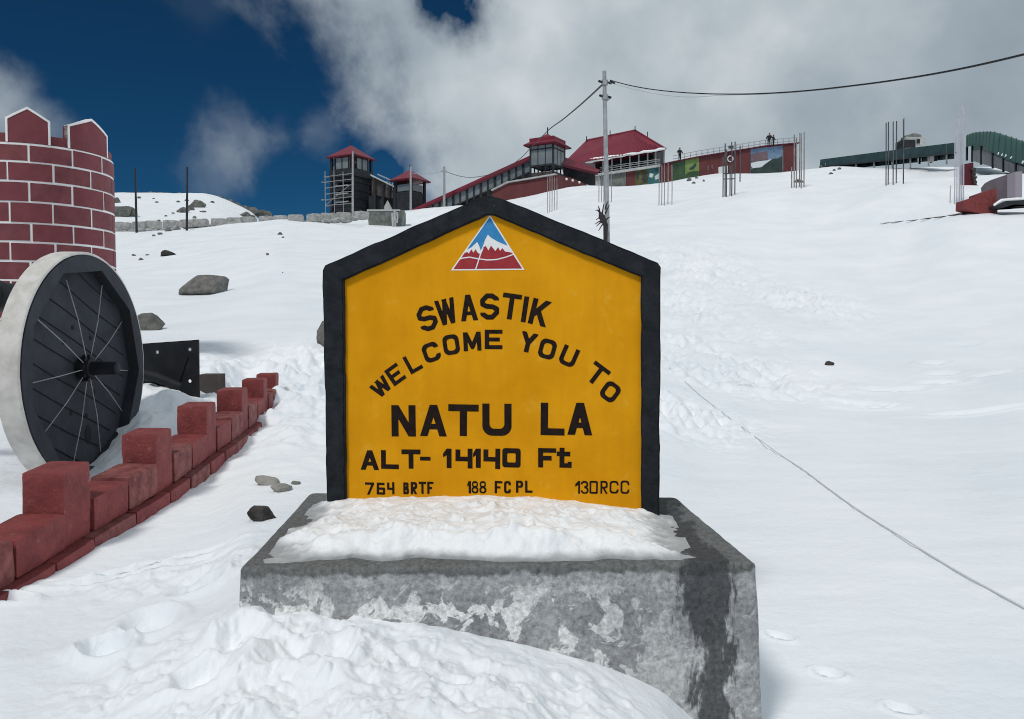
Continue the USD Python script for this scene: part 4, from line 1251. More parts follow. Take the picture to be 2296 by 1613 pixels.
def pole_bits():
    for y, w in ((186, .22), (218, .20)):
        c = at(1355.5 + (y - 160) * .02, y, 26)
        part(tp, 'clamp', trimesh.creation.cylinder(.105, .16, sections=14).apply_translation(c), M_STEEL, smooth=40)
        for s in (-1, 1):
            part(tp, 'insulator', tube([c + [s * .09, -.05, 0], c + [s * (w - .04), -.06, -.03 * s], c + [s * w, -.06, -.04 * s]], [.03, .045, .03], 8), M_DARKST, smooth=40)
    c = at(1360, 228, 26)
    part(tp, 'bracket', beam(c, c + [.11, 0, .10], .04, .03), M_STEEL)
    part(tp, 'bracket', beam(at(1369, 183, 26), at(1378, 187, 25.8), .05, .05), M_DARKST)


pole_bits()


def cable(pts, r, m, label, name='cable'):
    P = np.array(pts)
    s = np.concatenate([[0], np.cumsum(np.linalg.norm(np.diff(P, axis=0), axis=1))])
    C = PchipInterpolator(s, P, axis=0)(np.linspace(0, s[-1], 60))
    solo(name, tube(C, r, 6), m, label, 'cable', smooth=True)


A_ = [(1368, 180, 25.9), (1400, 189, 25), (1450, 199, 23.6), (1520, 207, 21.8), (1600, 211, 20), (1700, 210.5, 18), (1800, 204.5, 16.3), (1900, 194, 14.8), (2000, 181, 13.5), (2100, 165, 12.3), (2200, 145, 11.3), (2330, 114, 10.2), (2700, 20, 8)]
cable([at(*q) for q in A_], .016, M_CABLE, 'thick black cable sagging from the utility pole out of the picture on the right', 'power_cable')
cable([at(*q) for q in [(1368, 186, 25.9), (1400, 195, 25.6), (1450, 207, 25), (1500, 215, 24.2), (1550, 218, 23.2), (1620, 214, 21.6), (1700, 212.2, 19.9), (1800, 206, 18.1), (1900, 195.5, 16.4), (2330, 115.5, 11)]], .007, M_WIREG, 'thin grey wire hanging just below the thick black cable', 'power_cable')
cable([at(*q) for q in [(1350, 191, 26), (1310, 228, 33), (1270, 262, 42), (1225, 297, 56), (1180, 343, 72), (1120, 385, 84), (1060, 398, 92), (1000, 385, 100)]], .032, M_CABLE, 'dark wire descending left from the utility pole behind the glazed tower', 'power_cable')
t_, s1, _ = slim_pole(996, 374, 490, 98, .16, M_STEEL, 'grey wire pole with short crossarm left of the sign peak, before the sloping walkway')
part(t_, 'crossarm', beam(at(990.5, 384, 98), at(1001.5, 385, 98), .2, .25), M_STEEL)
t_, s2, _ = slim_pole(921, 374, 482, 97, .14, M_STEEL, 'grey pole standing before the smaller red roofed watchtower')
t_, s3, _ = slim_pole(791, 340, 480, 98, .13, M_SCAF, 'grey pole standing before the tall watchtower corner')
cable([at(*q) for q in [(991, 385, 98), (960, 390, 98), (921, 388, 97)]], .035, M_WIREG, 'thin wire between the two grey poles left of the sign peak', 'power_cable')


def string():
    pts = []
    for px, py in [(1500, 826), (1560, 880), (1620, 927), (1700, 987), (1780, 1043), (1850, 1094), (1920, 1145), (2000, 1196), (2080, 1247), (2160, 1295), (2240, 1339), (2330, 1388), (2460, 1455), (2700, 1570)]:
        c = hit(px, py, height)
        pts.append(c + [0, 0, .016])
    cable(pts, .006, M_STRING, 'thin grey line lying down the open snow right of the sign', 'wire')


string()


def dead_shrub():
    base = at(1357, 520, 25.6)
    base[2] -= .9
    t = thing('dead_shrub', 'bare black dead shrub leaning against the utility pole', 'shrub', base)
    top = at(1344, 466, 25.6)
    P = [base, at(1358, 505, 25.6), at(1349, 486, 25.6), at(1345, 476, 25.6)]
    part(t, 'stem', tube(P, [.05, .08, .11, .035], 8), M_BARK, smooth=True)
    for a, b in [((1345, 478), (1341, 462)), ((1350, 484), (1354, 456)), ((1350, 488), (1336, 494)), ((1352, 496), (1334, 503)), ((1352, 498), (1337, 508)), ((1357, 480), (1367, 460)), ((1358, 495), (1368, 487)), ((1344, 476), (1335, 472)), ((1355, 500), (1342, 518)), ((1357, 470), (1363, 452))]:
        p, q = at(*a, 25.6), at(*b, 25.6)
        part(t, 'twig', tube([p, (p + q) / 2 + [0, -.04, .03], q], [.03, .022, .010], 6), M_BARK, smooth=True)


dead_shrub()


# ------------------------------------------------------------------ buildings on the ridge
def tower_frame(cx, D, ydeg):
    """Local axes of a square building whose corner faces the viewer."""
    c = at(cx, 731, D)[:2]
    phi = math.atan2(c[0], c[1]) + math.radians(ydeg)
    e1 = np.array([math.cos(phi), -math.sin(phi), 0])
    e2 = np.array([math.sin(phi), math.cos(phi), 0])
    return np.array([c[0], c[1], 0]), e1, e2


def sq(c, e1, e2, h, z):
    return np.array([c + e1 * a * h + e2 * b * h + [0, 0, z] for a, b in ((-1, -1), (1, -1), (1, 1), (-1, 1))])


def hip_roof(c, e1, e2, h, z0, z1, th=.12):
    b = sq(c, e1, e2, h, z0)
    ap = c + [0, 0, z1]
    low = sq(c, e1, e2, h * .985, z0 - th)
    v = np.vstack([b, [ap], low])
    f = [[0, 1, 4], [1, 2, 4], [2, 3, 4], [3, 0, 4], [5, 7, 6], [5, 8, 7]]
    for i in range(4):
        j = (i + 1) % 4
        f += [[i, 5 + i, 5 + j], [i, 5 + j, j]]
    return v, np.array(f)


def watchtower():
    D = 106
    c, e1, e2 = tower_frame(791, D, 41)
    zz = lambda y: zy(y, D)
    t = thing('watchtower', 'tall dark framed watchtower with red pyramid roof and scaffolding', 'watchtower', (c[0], c[1], zz(480)))
    h = 1.82
    zb, zf = zz(492), zz(392)
    lv = [zz(466), zz(448), zz(430), zz(412)]
    k = (zz(354) - zb) / 2
    for q in sq(c, e1, e2, h, 0):
        part(t, 'column', obox(q + [0, 0, zb + k], e1 * .16, e2 * .16, [0, 0, k]), M_DARKST)
    for z in lv:
        part(t, 'floor_slab', obox(c + [0, 0, z], e1 * (h + .1), e2 * (h + .1), [0, 0, .14]), M_DARKST)
    # walls between columns: near-left (−e1) and near-right (−e2) faces, some panels open
    for i, (z0, z1) in enumerate(zip([zb] + lv, lv + [zf])):
        for s, (ea, eb) in enumerate(((e1, e2), (e2, e1), (-e1, e2), (-e2, e1))):
            o = c - ea * (h - .04)
            hgt = (z1 - z0) / 2
            openp = s < 2 and i in (1, 2, 3)
            if openp:
                part(t, 'wall_panel', obox(o + [0, 0, z0 + hgt * .42], eb * (h - .17), ea * .05, [0, 0, hgt * .42]), M_BROWN if i == 2 else M_DARKST)
                part(t, 'ledge', obox(o - ea * .10 + [0, 0, z0 + hgt * .92], eb * (h * .6), ea * .08, [0, 0, .07]), M_SCAF)
                if s == 0 and i in (2, 3):
                    part(t, 'window', obox(o + ea * .02 + [0, 0, z0 + hgt * 1.42], eb * (h * .42), ea * .03, [0, 0, hgt * .46]), M_GLASSG)
            else:
                part(t, 'wall_panel', obox(o + [0, 0, z0 + hgt], eb * (h - .17), ea * .05, [0, 0, hgt - .02]), M_DARKST)
    part(t, 'parapet', [obox(c + s * ea * (h + .16) + [0, 0, zz(394)], eb * (h + .2), ea * .06, [0, 0, (zz(385) - zz(401)) / 2]) for ea, eb in ((e1, e2), (e2, e1)) for s in (-1, 1)], M_DARKST)
    for ea, eb in ((-e1, e2), (-e2, e1), (e1, e2), (e2, e1)):
        o = c + ea * (h - .03)
        part(t, 'lookout_pane', obox(o + eb * .1 + [0, 0, (zz(384) + zz(360)) / 2], eb * (h * .62), ea * .03, [0, 0, (zz(360) - zz(384)) / 2]), M_GLASSG)
        for u in (-.62, .0, .62):
            part(t, 'mullion', obox(o + ea * .06 + eb * u * h + [0, 0, (zz(384) + zz(356)) / 2], eb * .06, ea * .05, [0, 0, (zz(356) - zz(384)) / 2]), M_DARKST)
    roof = part(t, 'roof', hip_roof(c, e1, e2, 3.22 / 1.41 * 1.0, zz(355.5), zz(326)), M_ROOF)
    part(roof, 'eave_trim', [beam(a, b, .10, .14) for a, b in zip(sq(c, e1, e2, 2.30, zz(355.5) - .1), np.roll(sq(c, e1, e2, 2.30, zz(355.5) - .1), -1, 0))], M_ROOFD)
    part(roof, 'finial', tube([c + [0, 0, zz(328)], c + [0, 0, zz(316)]], .07, 6), M_DARKST)
    # scaffolding on the near faces
    for ea, eb in ((-e1, e2), (-e2, e1)):
        for u in (-1.25, -.4, .45, 1.3):
            p = c + ea * (h + .75) + eb * u * h
            part(t, 'scaffold_pole', tube([p + [0, 0, zb], p + [0, 0, zz(388 + 8 * math.sin(u * 5))]], .045, 6), M_SCAF)
        for i, y in enumerate((400, 412, 425, 438, 451, 464)):
            p = c + ea * (h + .68)
            part(t, 'scaffold_rail', tube([p - eb * (1.4 + .25 * math.sin(i * 2)) * h + [0, 0, zz(y)], p + eb * 1.35 * h + [0, 0, zz(y + 1.5 * math.sin(i * 3))]], .04, 6), M_SCAF)
        part(t, 'scaffold_brace', tube([c + ea * (h + .70) - eb * 1.2 * h + [0, 0, zz(462)], c + ea * (h + .70) + eb * 1.0 * h + [0, 0, zz(425)]], .035, 6), M_SCAF)


watchtower()


def small_tower():
    D = 103
    c, e1, e2 = tower_frame(921, D, 41)
    zz = lambda y: zy(y, D)
    t = thing('watchtower', 'smaller dark watchtower with red pyramid roof at the walkway foot', 'watchtower', (c[0], c[1], zz(475)))
    h, zb = 1.32, zz(492)
    k = (zz(402) - zb) / 2
    for q in sq(c, e1, e2, h, 0):
        part(t, 'column', obox(q + [0, 0, zb + k], e1 * .14, e2 * .14, [0, 0, k]), M_DARKST)
    for s, (ea, eb) in enumerate(((e1, e2), (e2, e1), (-e1, e2), (-e2, e1))):
        o = c - ea * (h - .03)
        zt = (zz(404), zz(436), zz(436), zz(436))[s]
        part(t, 'wall_panel', obox(o + [0, 0, (zb + zt) / 2], eb * (h - .15), ea * .05, [0, 0, (zt - zb) / 2]), M_DARKST)
        if s:
            part(t, 'lookout_pane', obox(o + [0, 0, (zz(417) + zz(432)) / 2], eb * (h * .75), ea * .02, [0, 0, (zz(417) - zz(432)) / 2]), M_GLASSG)
            part(t, 'rail', beam(o - eb * h + [0, 0, zz(436)], o + eb * h + [0, 0, zz(436)], .12, .25), M_DARKST)
    roof = part(t, 'roof', hip_roof(c, e1, e2, 1.86, zz(406), zz(381)), M_ROOF)
    part(roof, 'eave_trim', [beam(a, b, .10, .14) for a, b in zip(sq(c, e1, e2, 1.88, zz(406) - .1), np.roll(sq(c, e1, e2, 1.88, zz(406) - .1), -1, 0))], M_ROOFD)
    part(roof, 'finial', tube([c + [0, 0, zz(383)], c + [0, 0, zz(370)]], .06, 6), M_DARKST)


small_tower()


def link_bridge():
    D = 105
    t = thing('link_bridge', 'weathered brown covered link between the two dark watchtowers', 'bridge', at(862, 475, D))
    P = lambda x, y, d=0: at(x, y, D + d)
    n = np.array([0, -1.0, 0])
    part(t, 'side_wall', plate([P(888, 446), P(888, 424), P(846, 399), P(834, 403), P(834, 436), P(862, 442)][::-1], 1.4, n), M_BROWN)
    part(t, 'roof', [obox((P(832, 394) + P(893, 424)) / 2 + [0, .6, 0], (P(893, 424) - P(832, 394)) / 2, [0, 1.1, 0], [0, 0, .10])], M_SLAB)
    for x, y0, y1 in [(840, 402, 484), (858, 412, 484), (884, 424, 484), (872, 418, 446)]:
        part(t, 'post', beam(P(x, y1, -.15), P(x, y0, -.15), .28, .28), M_DARKST)
    for x in (868, 874, 880, 886):
        part(t, 'baluster', beam(P(x, 410 + (x - 846) * .5, -.1), P(x, 400 + (x - 846) * .3, -.1), .12, .12), M_SCAF)
    part(t, 'handrail', beam(P(846, 391, -.1), P(889, 410, -.1), .12, .16), M_SCAF)
    part(t, 'lower_room', obox(P(862, 462, .8), [2.0, 0, 0], [0, .5, 0], [0, 0, 1.2]), M_DARKST)
    part(t, 'light_panel', plate([P(858, 470, -.2), P(869, 449, -.2), P(880, 470, -.2)], .1, n), M_SLAB)


link_bridge()


def water_tank():
    D = 84
    t = thing('cement_tank', 'squat grey cement tank on the slope below the watchtowers', 'tank', at(864, 515, D))
    c = at(864, 494, D)
    w, h = 40 * D / F, 24 * D / F
    v, f = lumpy_box(2 * w, 2.6, 2 * h, res=.3, r=.12, amp=.06, seed=5, scale=1.2)
    v[:, 0] = w + (v[:, 0] - w) * (1 - .06 * (1 - v[:, 2] / (2 * h)))
    part(t, 'body', (v + c - [w, 0, h], f), M_GREYC, smooth=35)
    part(t, 'rim', obox(at(860, 472, D) + [0, 1.2, 0], [1.75, 0, 0], [0, 1.25, 0], [0, 0, .09]), M_SLAB)
    for x, y0, y1, r in [(880, 532, 478, .16), (885, 532, 474, .13), (890, 500, 476, .10)]:
        part(t, 'pipe', tube([at(x, y0, D - .5), at(x + 1.5, (y0 + y1) / 2, D - .5), at(x, y1, D - .5)], [r, r * .8, r], 8), M_SLAB, smooth=True)


water_tank()


def glazed_walkway():
    D0, D1 = 101.0, 98.0
    t = thing('covered_walkway', 'sloping glazed walkway with red roof climbing to the glazed tower', 'walkway', at(1060, 470, 99.5))
    A, B = at(925, 471, D0), at(1189, 351, D1)
    d = B - A
    hgt = 48 * 98 / F
    up, back = np.array([0, 0, 1.0]), unit([.1, 1, 0])
    part(t, 'roof', obox((A + B) / 2 + back * 1.0 - up * .16, d / 2, back * 1.35, up * .2), M_ROOF)
    part(t, 'roof_edge', obox((A + B) / 2 - back * .32 - up * .46, d / 2, back * .05, up * .13), M_ROOFD)
    part(t, 'back_wall', obox((A + B) / 2 + back * 2.2 - up * (hgt * .5), d / 2, back * .04, up * (hgt * .45)), M_GLASSG)
    part(t, 'base_rail', obox((A + B) / 2 - up * (hgt - .05), d / 2, back * .12, up * .14), M_DARKST)
    part(t, 'middle_rail', obox((A + B) / 2 - up * (hgt * .70), d / 2, back * .07, up * .07), M_DARKST)
    n = 17
    for i in range(n + 1):
        p = A + d * i / n
        part(t, 'post', obox(p - up * (hgt * .5 + .2), unit([d[0], d[1], 0]) * (.10 if i % 2 else .15), back * .1, up * (hgt * .5)), M_DARKST)
        if i < n:
            a, b = A + d * (i + .1) / n, A + d * (i + .9) / n
            q = [a - up * hgt * .68, b - up * hgt * .68, b - up * .5, a - up * .5]
            part(t, 'pane', plate(q, .05, np.array([0, -1.0, 0])), M_GLASSG)
    # retaining wall below, with a projecting corner
    C0, C1, C2 = (1104, 97.5), (1246.6, 93.0), (1315, 98.0)
    def wl(px, y, D):
        return at(px, y, D)
    rw = thing('retaining_wall', 'red brown retaining wall with a jutting corner under the glazed tower', 'wall', at(1246, 448, 93))
    F1 = [wl(1104, 428, 97.5), wl(1140, 410, 96.4), wl(1190, 401, 94.8), wl(1246.6, 392.5, 93), wl(1246.6, 470, 93), wl(1104, 470, 97.5)]
    part(rw, 'front_face', plate(F1[::-1], .4, np.array([0, -1.0, 0])), M_REDWALL)
    F2 = [wl(1246.7, 392.5, 93), wl(1285, 400, 95.6), wl(1315, 414, 98), wl(1315, 460, 98), wl(1246.7, 470, 93)]
    part(rw, 'side_face', plate(F2[::-1], .4, unit([.7, -1.0, 0])), M_REDWALL)
    for a, b in (((1104, 427.5, 97.5), (1140, 409.5, 96.4)), ((1140, 409.5, 96.4), (1246.6, 391.5, 93))):
        part(rw, 'coping', beam(wl(*a), wl(*b), .6, .16), M_SLAB)
    for x, y in ((1270, 402), (1284, 405), (1299, 409)):
        part(rw, 'lamp_ball', trimesh.creation.icosphere(2, .15).apply_translation(at(x, y, 94.2 + (x - 1270) * .05)), M_MORTAR, smooth=True)


glazed_walkway()


def glazed_tower():
    D = 96.5
    c, e1, e2 = tower_frame(1227, D, 27)
    zz = lambda y: zy(y, D)
    t = thing('glazed_tower', 'square glazed stair tower with a red pyramid roof beside the big red hall', 'tower', (c[0], c[1], zz(395)))
    h = 1.52
    zb, zt = zz(402), zz(318)
    for q in sq(c, e1, e2, h, 0):
        part(t, 'column', obox(q + [0, 0, (zb + zt) / 2], e1 * .10, e2 * .10, [0, 0, (zt - zb) / 2]), M_DARKST)
    for ea, eb in ((-e1, e2), (-e2, e1), (e1, e2), (e2, e1)):
        o = c + ea * h
        part(t, 'red_band', obox(o + [0, 0, (zz(331) + zz(314)) / 2], eb * (h + .12), ea * .09, [0, 0, (zz(314) - zz(331)) / 2]), M_ROOF)
        part(t, 'head_beam', obox(o + [0, 0, zz(340)], eb * h, ea * .07, [0, 0, .07]), M_DARKST)
        part(t, 'sill_beam', obox(o + [0, 0, zz(376)], eb * h, ea * .08, [0, 0, .09]), M_DARKST)
        for u in (-.66, 0, .66):
            part(t, 'pane', obox(o + eb * u * h + [0, 0, (zz(332) + zz(375)) / 2], eb * (h * .31), ea * .03, [0, 0, (zz(332) - zz(375)) / 2]), M_GLASSG)
        for u in (-.33, .33):
            part(t, 'mullion', obox(o + eb * u * h + [0, 0, (zz(332) + zz(394)) / 2], eb * .05, ea * .06, [0, 0, (zz(332) - zz(394)) / 2]), M_DARKST)
        part(t, 'low_wall', obox(o + [0, 0, (zb + zz(391)) / 2], eb * h, ea * .05, [0, 0, (zz(391) - zb) / 2]), M_BROWN)
    roof = part(t, 'roof', hip_roof(c, e1, e2, 2.12, zz(328), zz(300)), M_ROOF)
    part(roof, 'eave_trim', [beam(a, b, .10, .14) for a, b in zip(sq(c, e1, e2, 2.14, zz(328) - .1), np.roll(sq(c, e1, e2, 2.14, zz(328) - .1), -1, 0))], M_ROOFD)
    part(roof, 'finial', tube([c + [0, 0, zz(302)], c + [0, 0, zz(286)]], .07, 6), M_DARKST)


glazed_tower()


def red_hall():
    D = 104.0
    t = thing('red_roofed_hall', 'long hall under a broad red hipped roof with snow on its eaves', 'hall', at(1390, 400, D))
    P = lambda x, y, d=0.0: at(x, y, D + d)
    # hipped roof: near eave, ridge set back, far eave
    e0, e1 = P(1258, 371, -1), P(1493, 334, 0)
    r0, r1 = P(1314, 315.5, 4), P(1424, 292.5, 4)
    b0, b1 = e0 + [1.2, 11, .4], e1 + [1.2, 11, .4]
    v = np.array([e0, e1, b1, b0, r0, r1])
    f = np.array([[0, 1, 5], [0, 5, 4], [1, 2, 5], [2, 3, 4], [2, 4, 5], [3, 0, 4], [0, 3, 2], [0, 2, 1]])
    m = trimesh.Trimesh(v, f, process=False)
    roof = part(t, 'roof', m, M_ROOF)
    part(roof, 'ridge_cap', tube([r0, r1], .13, 8), M_ROOF)
    part(roof, 'hip_cap', tube([r1, e1], .12, 8), M_ROOF)
    # ribs of the sheeting
    for u in np.linspace(.04, .97, 30):
        a = e0 + (e1 - e0) * u
        k = np.interp(u, [0, .24, .70, 1], [0, 1, 1, 0])
        top = r0 + (r1 - r0) * np.clip((u - .24) / .46, 0, 1)
        b = a + (top - a) * k
        nrm = unit(np.cross(e1 - e0, r0 - e0))
        if nrm[2] < 0:
            nrm = -nrm
        if np.linalg.norm(b - a) > .5:
            part(roof, 'sheet_rib', beam(a + nrm * .03, b + nrm * .03, .10, .07), M_ROOF)
    # snow on the eaves
    r = np.random.default_rng(8)
    xs = np.linspace(1312, 1492, 16)
    S = [P(x, np.interp(x, [1258, 1493], [371, 334]) - 1.0 + 1.0 * math.sin(i * 2.1), -.4) for i, x in enumerate(xs)]
    S = [s + np.array([0, .2, 0]) for s in S]
    part(roof, 'eave_snow', tube(S, [.10 + .10 * abs(math.sin(i * 1.9)) + (.12 if i < 6 else 0) for i in range(16)], 8), M_SNOWPILE, smooth=True)
    for x, y0, y1 in ((1315, 317, 306), (1424, 294, 283), (1368, 306, 293), (1452, 308, 296)):
        part(roof, 'finial', tube([P(x, y0, 3.6), P(x, y1, 3.6)], .06, 6), M_DARKST)
    # dark recess below the roof, posts and railing
    n = np.array([0, -1.0, 0])
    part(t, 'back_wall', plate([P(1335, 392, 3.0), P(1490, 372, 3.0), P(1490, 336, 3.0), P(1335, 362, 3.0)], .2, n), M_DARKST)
    part(t, 'end_wall', plate([P(1466, 369, .8), P(1490, 371, .8), P(1490, 339, .8), P(1466, 343, .8)], .2, n), M_MESHG)
    for x in (1352, 1372, 1392, 1412, 1432, 1452, 1470, 1489):
        yt = np.interp(x, [1258, 1493], [371, 334]) + 2
        part(t, 'post', beam(P(x, np.interp(x, [1327, 1481], [391, 370]), .3), P(x, yt, .3), .16, .16), M_SCAF)
    for dy in (4, 9, 13):
        part(t, 'rail', beam(P(1345, 389 - dy, .2), P(1480, 370 - dy, .2), .08, .08), M_SCAF)
    part(t, 'terrace_slab', [obox((P(1318, 396, 0) + P(1481, 372, 0)) / 2 + [0, 1.2, 0], (P(1481, 372, 0) - P(1318, 396, 0)) / 2, [0, 1.5, 0], [0, 0, .16])], M_SLAB)
    # low side roof joining the glazed tower
    q = [at(1264, 352, 97.5), at(1345, 381, 100.5), at(1338, 389, 99), at(1262, 371, 96)]
    part(t, 'side_roof', plate(q[::-1], .14, unit([0, -.6, .8])), M_ROOF)
    part(t, 'side_roof_edge', beam(at(1262, 371.5, 95.9), at(1340, 390, 98.9), .12, .3), M_ROOFD)
    part(t, 'side_room', plate([at(1266, 402, 98.5), at(1335, 418, 100.5), at(1335, 384, 100.5), at(1266, 370, 98.5)], .2, n), M_DARKST)
    for x in (1272, 1288, 1304, 1318, 1328):
        part(t, 'side_post', beam(at(x, 400 + (x - 1266) * .22, 97.2 + (x - 1266) * .03), at(x, 372 + (x - 1266) * .24, 97.2 + (x - 1266) * .03), .13, .13), M_DARKST)
    # basement wall: painted panels between red piers
    for x0, x1, m in [(1330, 1345, M_SLAB), (1346, 1372, M_GLASSG), (1372, 1404, M_GREYC), (1404, 1424, M_REDWALL), (1424, 1453, M_MOLIVE), (1453, 1482, M_MTEAL)]:
        yt = lambda x: np.interp(x, [1318, 1481], [398.5, 374.5])
        pl = part(t, 'basement_panel', plate([P(x0 + .3, 428, .1), P(x1 - .3, 428, .1), P(x1 - .3, yt(x1), .1), P(x0 + .3, yt(x0), .1)], .3, n), m)
        if m is M_MTEAL:
            for pts in ([(1457, 388), (1466, 391), (1462, 399), (1456, 397)], [(1468, 396), (1478, 388), (1479, 400), (1470, 404)]):
                part(pl, 'mural_patch', plate([P(a, b, .06) for a, b in pts[::-1]], .03, n), M_MWHITE)
        if m is M_MOLIVE:
            for pts in ([(1427, 388), (1434, 385), (1433, 398), (1428, 402)], [(1440, 392), (1450, 387), (1449, 410), (1441, 412)]):
                part(pl, 'mural_patch', plate([P(a, b, .06) for a, b in pts[::-1]], .03, n), M_MDARK)


red_hall()


def mural_wall():
    t = thing('mural_wall', 'long maroon terrace wall painted with murals and topped by a thin railing', 'wall', at(1650, 388, 104))
    n = np.array([0, -1.0, 0])
    DD = lambda x: np.interp(x, [1482, 1790], [103.2, 105.5])
    P = lambda x, y, d=0.0: at(x, y, DD(x) + d)
    yt = lambda x: np.interp(x, [1482, 1509, 1568, 1710, 1787], [371, 365, 353.5, 330.5, 323.5])

    def panel(x0, x1, m, name, y0=None, y1=None, d=0.0, th=.4, parent=None):
        yb = 420 if y1 is None else y1
        c = [P(x0, yb, d), P(x1, yb, d), P(x1, yt(x1) if y0 is None else y0, d), P(x0, yt(x0) if y0 is None else y0, d)]
        return part(parent or t, name, plate(c, th, n), m)

    def patch(par, pts, m, name='mural_patch'):
        part(par, name, plate([P(a, b, -.03) for a, b in pts][::-1], .04, n), m)
    panel(1482, 1508, M_REDWALL, 'pier', d=-.15)
    g1 = panel(1508.3, 1536, M_MGREEN, 'mural')
    patch(g1, [(1513, 372), (1520, 369), (1521, 378), (1514, 380)], M_MDARK)
    g2 = panel(1536.2, 1567.4, M_MLIME, 'mural')
    patch(g2, [(1536.5, 392), (1546, 386), (1556, 384), (1567, 384), (1567, 400), (1536.5, 405)], M_MGREEN)
    patch(g2, [(1545, 378), (1553, 373), (1560, 366), (1562, 370), (1556, 379), (1548, 382)], M_MDARK)
    panel(1567.7, 1591, M_REDWALL, 'wall_panel')
    panel(1591.3, 1612, M_REDWALL, 'wall_panel')
    panel(1612.3, 1634, M_REDWALL, 'wall_panel')
    panel(1634.3, 1657, M_REDWALL, 'wall_panel')
    panel(1657.3, 1682.5, M_REDWALL, 'wall_panel', d=-.1)
    par = t
    # pale painted shapes on the maroon stretch
    for pts in ([(1586, 372), (1589, 371), (1590, 382), (1587, 383)], [(1594, 374), (1597, 368), (1600, 378), (1598, 380)], [(1611, 375), (1632, 372), (1632, 391), (1611, 392)], [(1672, 367), (1677, 366), (1678, 374), (1673, 375)]):
        patch(par, pts, M_MWHITE if pts[0][0] in (1611, 1672) else M_MMAUVE, 'painted_shape')
    ring = [P(1637.5 + 6 * math.cos(a), 356.5 + 6.5 * math.sin(a), -.12) for a in np.linspace(0, 2 * math.pi, 25)]
    part(par, 'painted_ring', tube(ring, .07, 6), M_MWHITE)
    land = panel(1683, 1754.5, M_MBLUE, 'mural', d=-.05)
    pl = lambda pts, m: part(land, 'mural_patch', plate([P(a, b, -.10) for a, b in pts][::-1], .04, n), m)
    pl([(1684, 346), (1720, 339), (1722, 358), (1684, 364)], M_MMAUVE)
    pl([(1684, 366), (1700, 362), (1720, 360), (1731, 357), (1732, 372), (1700, 376), (1684, 378)], M_MWHITE)
    pl([(1684, 374), (1700, 377), (1718, 374), (1732, 366), (1733, 356), (1745, 356), (1754, 350), (1754, 390), (1684, 390)], M_MDARK)
    panel(1755, 1757, M_SLAB, 'joint_strip')
    e = panel(1757.2, 1787, M_REDWALL, 'end_pier', y1=412, d=-.2, th=2.5)
    # roof slab edge and railing
    XS = [1482, 1509, 1568, 1640, 1710, 1787]
    part(t, 'coping', [beam(P(a, yt(a) - .6, .3), P(b, yt(b) - .6, .3), 1.2, .16) for a, b in zip(XS, XS[1:])], M_ROOFD)
    for x in np.arange(1522, 1790, 13.0):
        part(t, 'rail_post', beam(P(x, yt(x), .4), P(x, yt(x) - 15.5, .4), .07, .07), M_SCAF)
    for dy in (8, 15):
        for a, b in zip(XS[1:], XS[2:]):
            part(t, 'rail', tube([P(a, yt(a) - dy, .4), P(b, yt(b) - dy, .4)], .035, 5), M_SCAF)


mural_wall()


# ------------------------------------------------------------------ starter bars of unbuilt columns
def bars(label, D, rods, r=.035, m=None, extra=None):
    x0 = np.mean([q[0] for q in rods])
    t = thing('rebar_column', label, 'rebar', at(x0, max(q[2] for q in rods), D))
    for i, (x, y0, y1) in enumerate(rods):
        dd = .45 * math.sin(i * 2.7)
        part(t, 'rod', tube([at(x - .8, y1 + 14, D + dd), at(x, (y0 + y1) / 2, D + dd), at(x + .6 * math.sin(i * 3), y0, D + dd)], r, 6), m or M_RUST, smooth=True)
    if extra:
        extra(t, D)


bars('bundle of thin bare rods just right of the sign peak', 60, [(1228, 398, 487), (1233, 392, 489), (1238, 394, 490), (1243, 396, 492), (1249, 400, 491)], .026)
bars('bundle of thin bare rods right beside the utility pole', 62, [(1343, 392, 470), (1349, 390, 474), (1354, 396, 474), (1371, 388, 466)], .03)
bars('bundle of five thin bare rods below the maroon pier', 56, [(1478, 374, 471), (1484, 370, 475), (1490, 367, 476), (1498, 366, 473), (1507, 370, 473)], .028)


def ring_part(t, D):
    for y in (390, 402):
        part(t, 'stirrup', [beam(at(1622, y, D - .3), at(1649, y - 1, D - .3), .05, .06)], M_RUSTD)
    part(t, 'cap', [beam(at(1633.5, 330, D - .1), at(1644.5, 331, D - .1), .12, .16)], M_RUSTD)


bars('bundle of dark thick rods before the pale ring painted on the mural wall', 52, [(1621.5, 352, 456), (1626, 322, 460), (1629, 336, 456), (1637, 372, 460), (1641, 319, 460), (1648, 318, 455), (1660, 327, 394)], .04, M_RUSTD, ring_part)
bars('bundle of tall grey rods just past the right end of the mural wall', 52, [(1775, 375, 451), (1781, 302, 452), (1786, 310, 450), (1793, 299, 450), (1797, 300, 449), (1803, 297, 450)], .04)
bars('bundle of tall dark rods before the long green roof', 45, [(1987, 276, 437), (1992, 274, 439), (2003, 273, 438), (2010, 272, 437), (2026, 268, 430)], .034, M_RUSTD)
bars('bundle of tall pale frosted rods at the end of the green arched canopy', 38, [(2141, 300, 446), (2146, 262, 448), (2151, 240, 446), (2157, 236, 444), (2161, 238, 440), (2131, 416, 446), (2153, 300, 448)], .028, M_RUSTW)


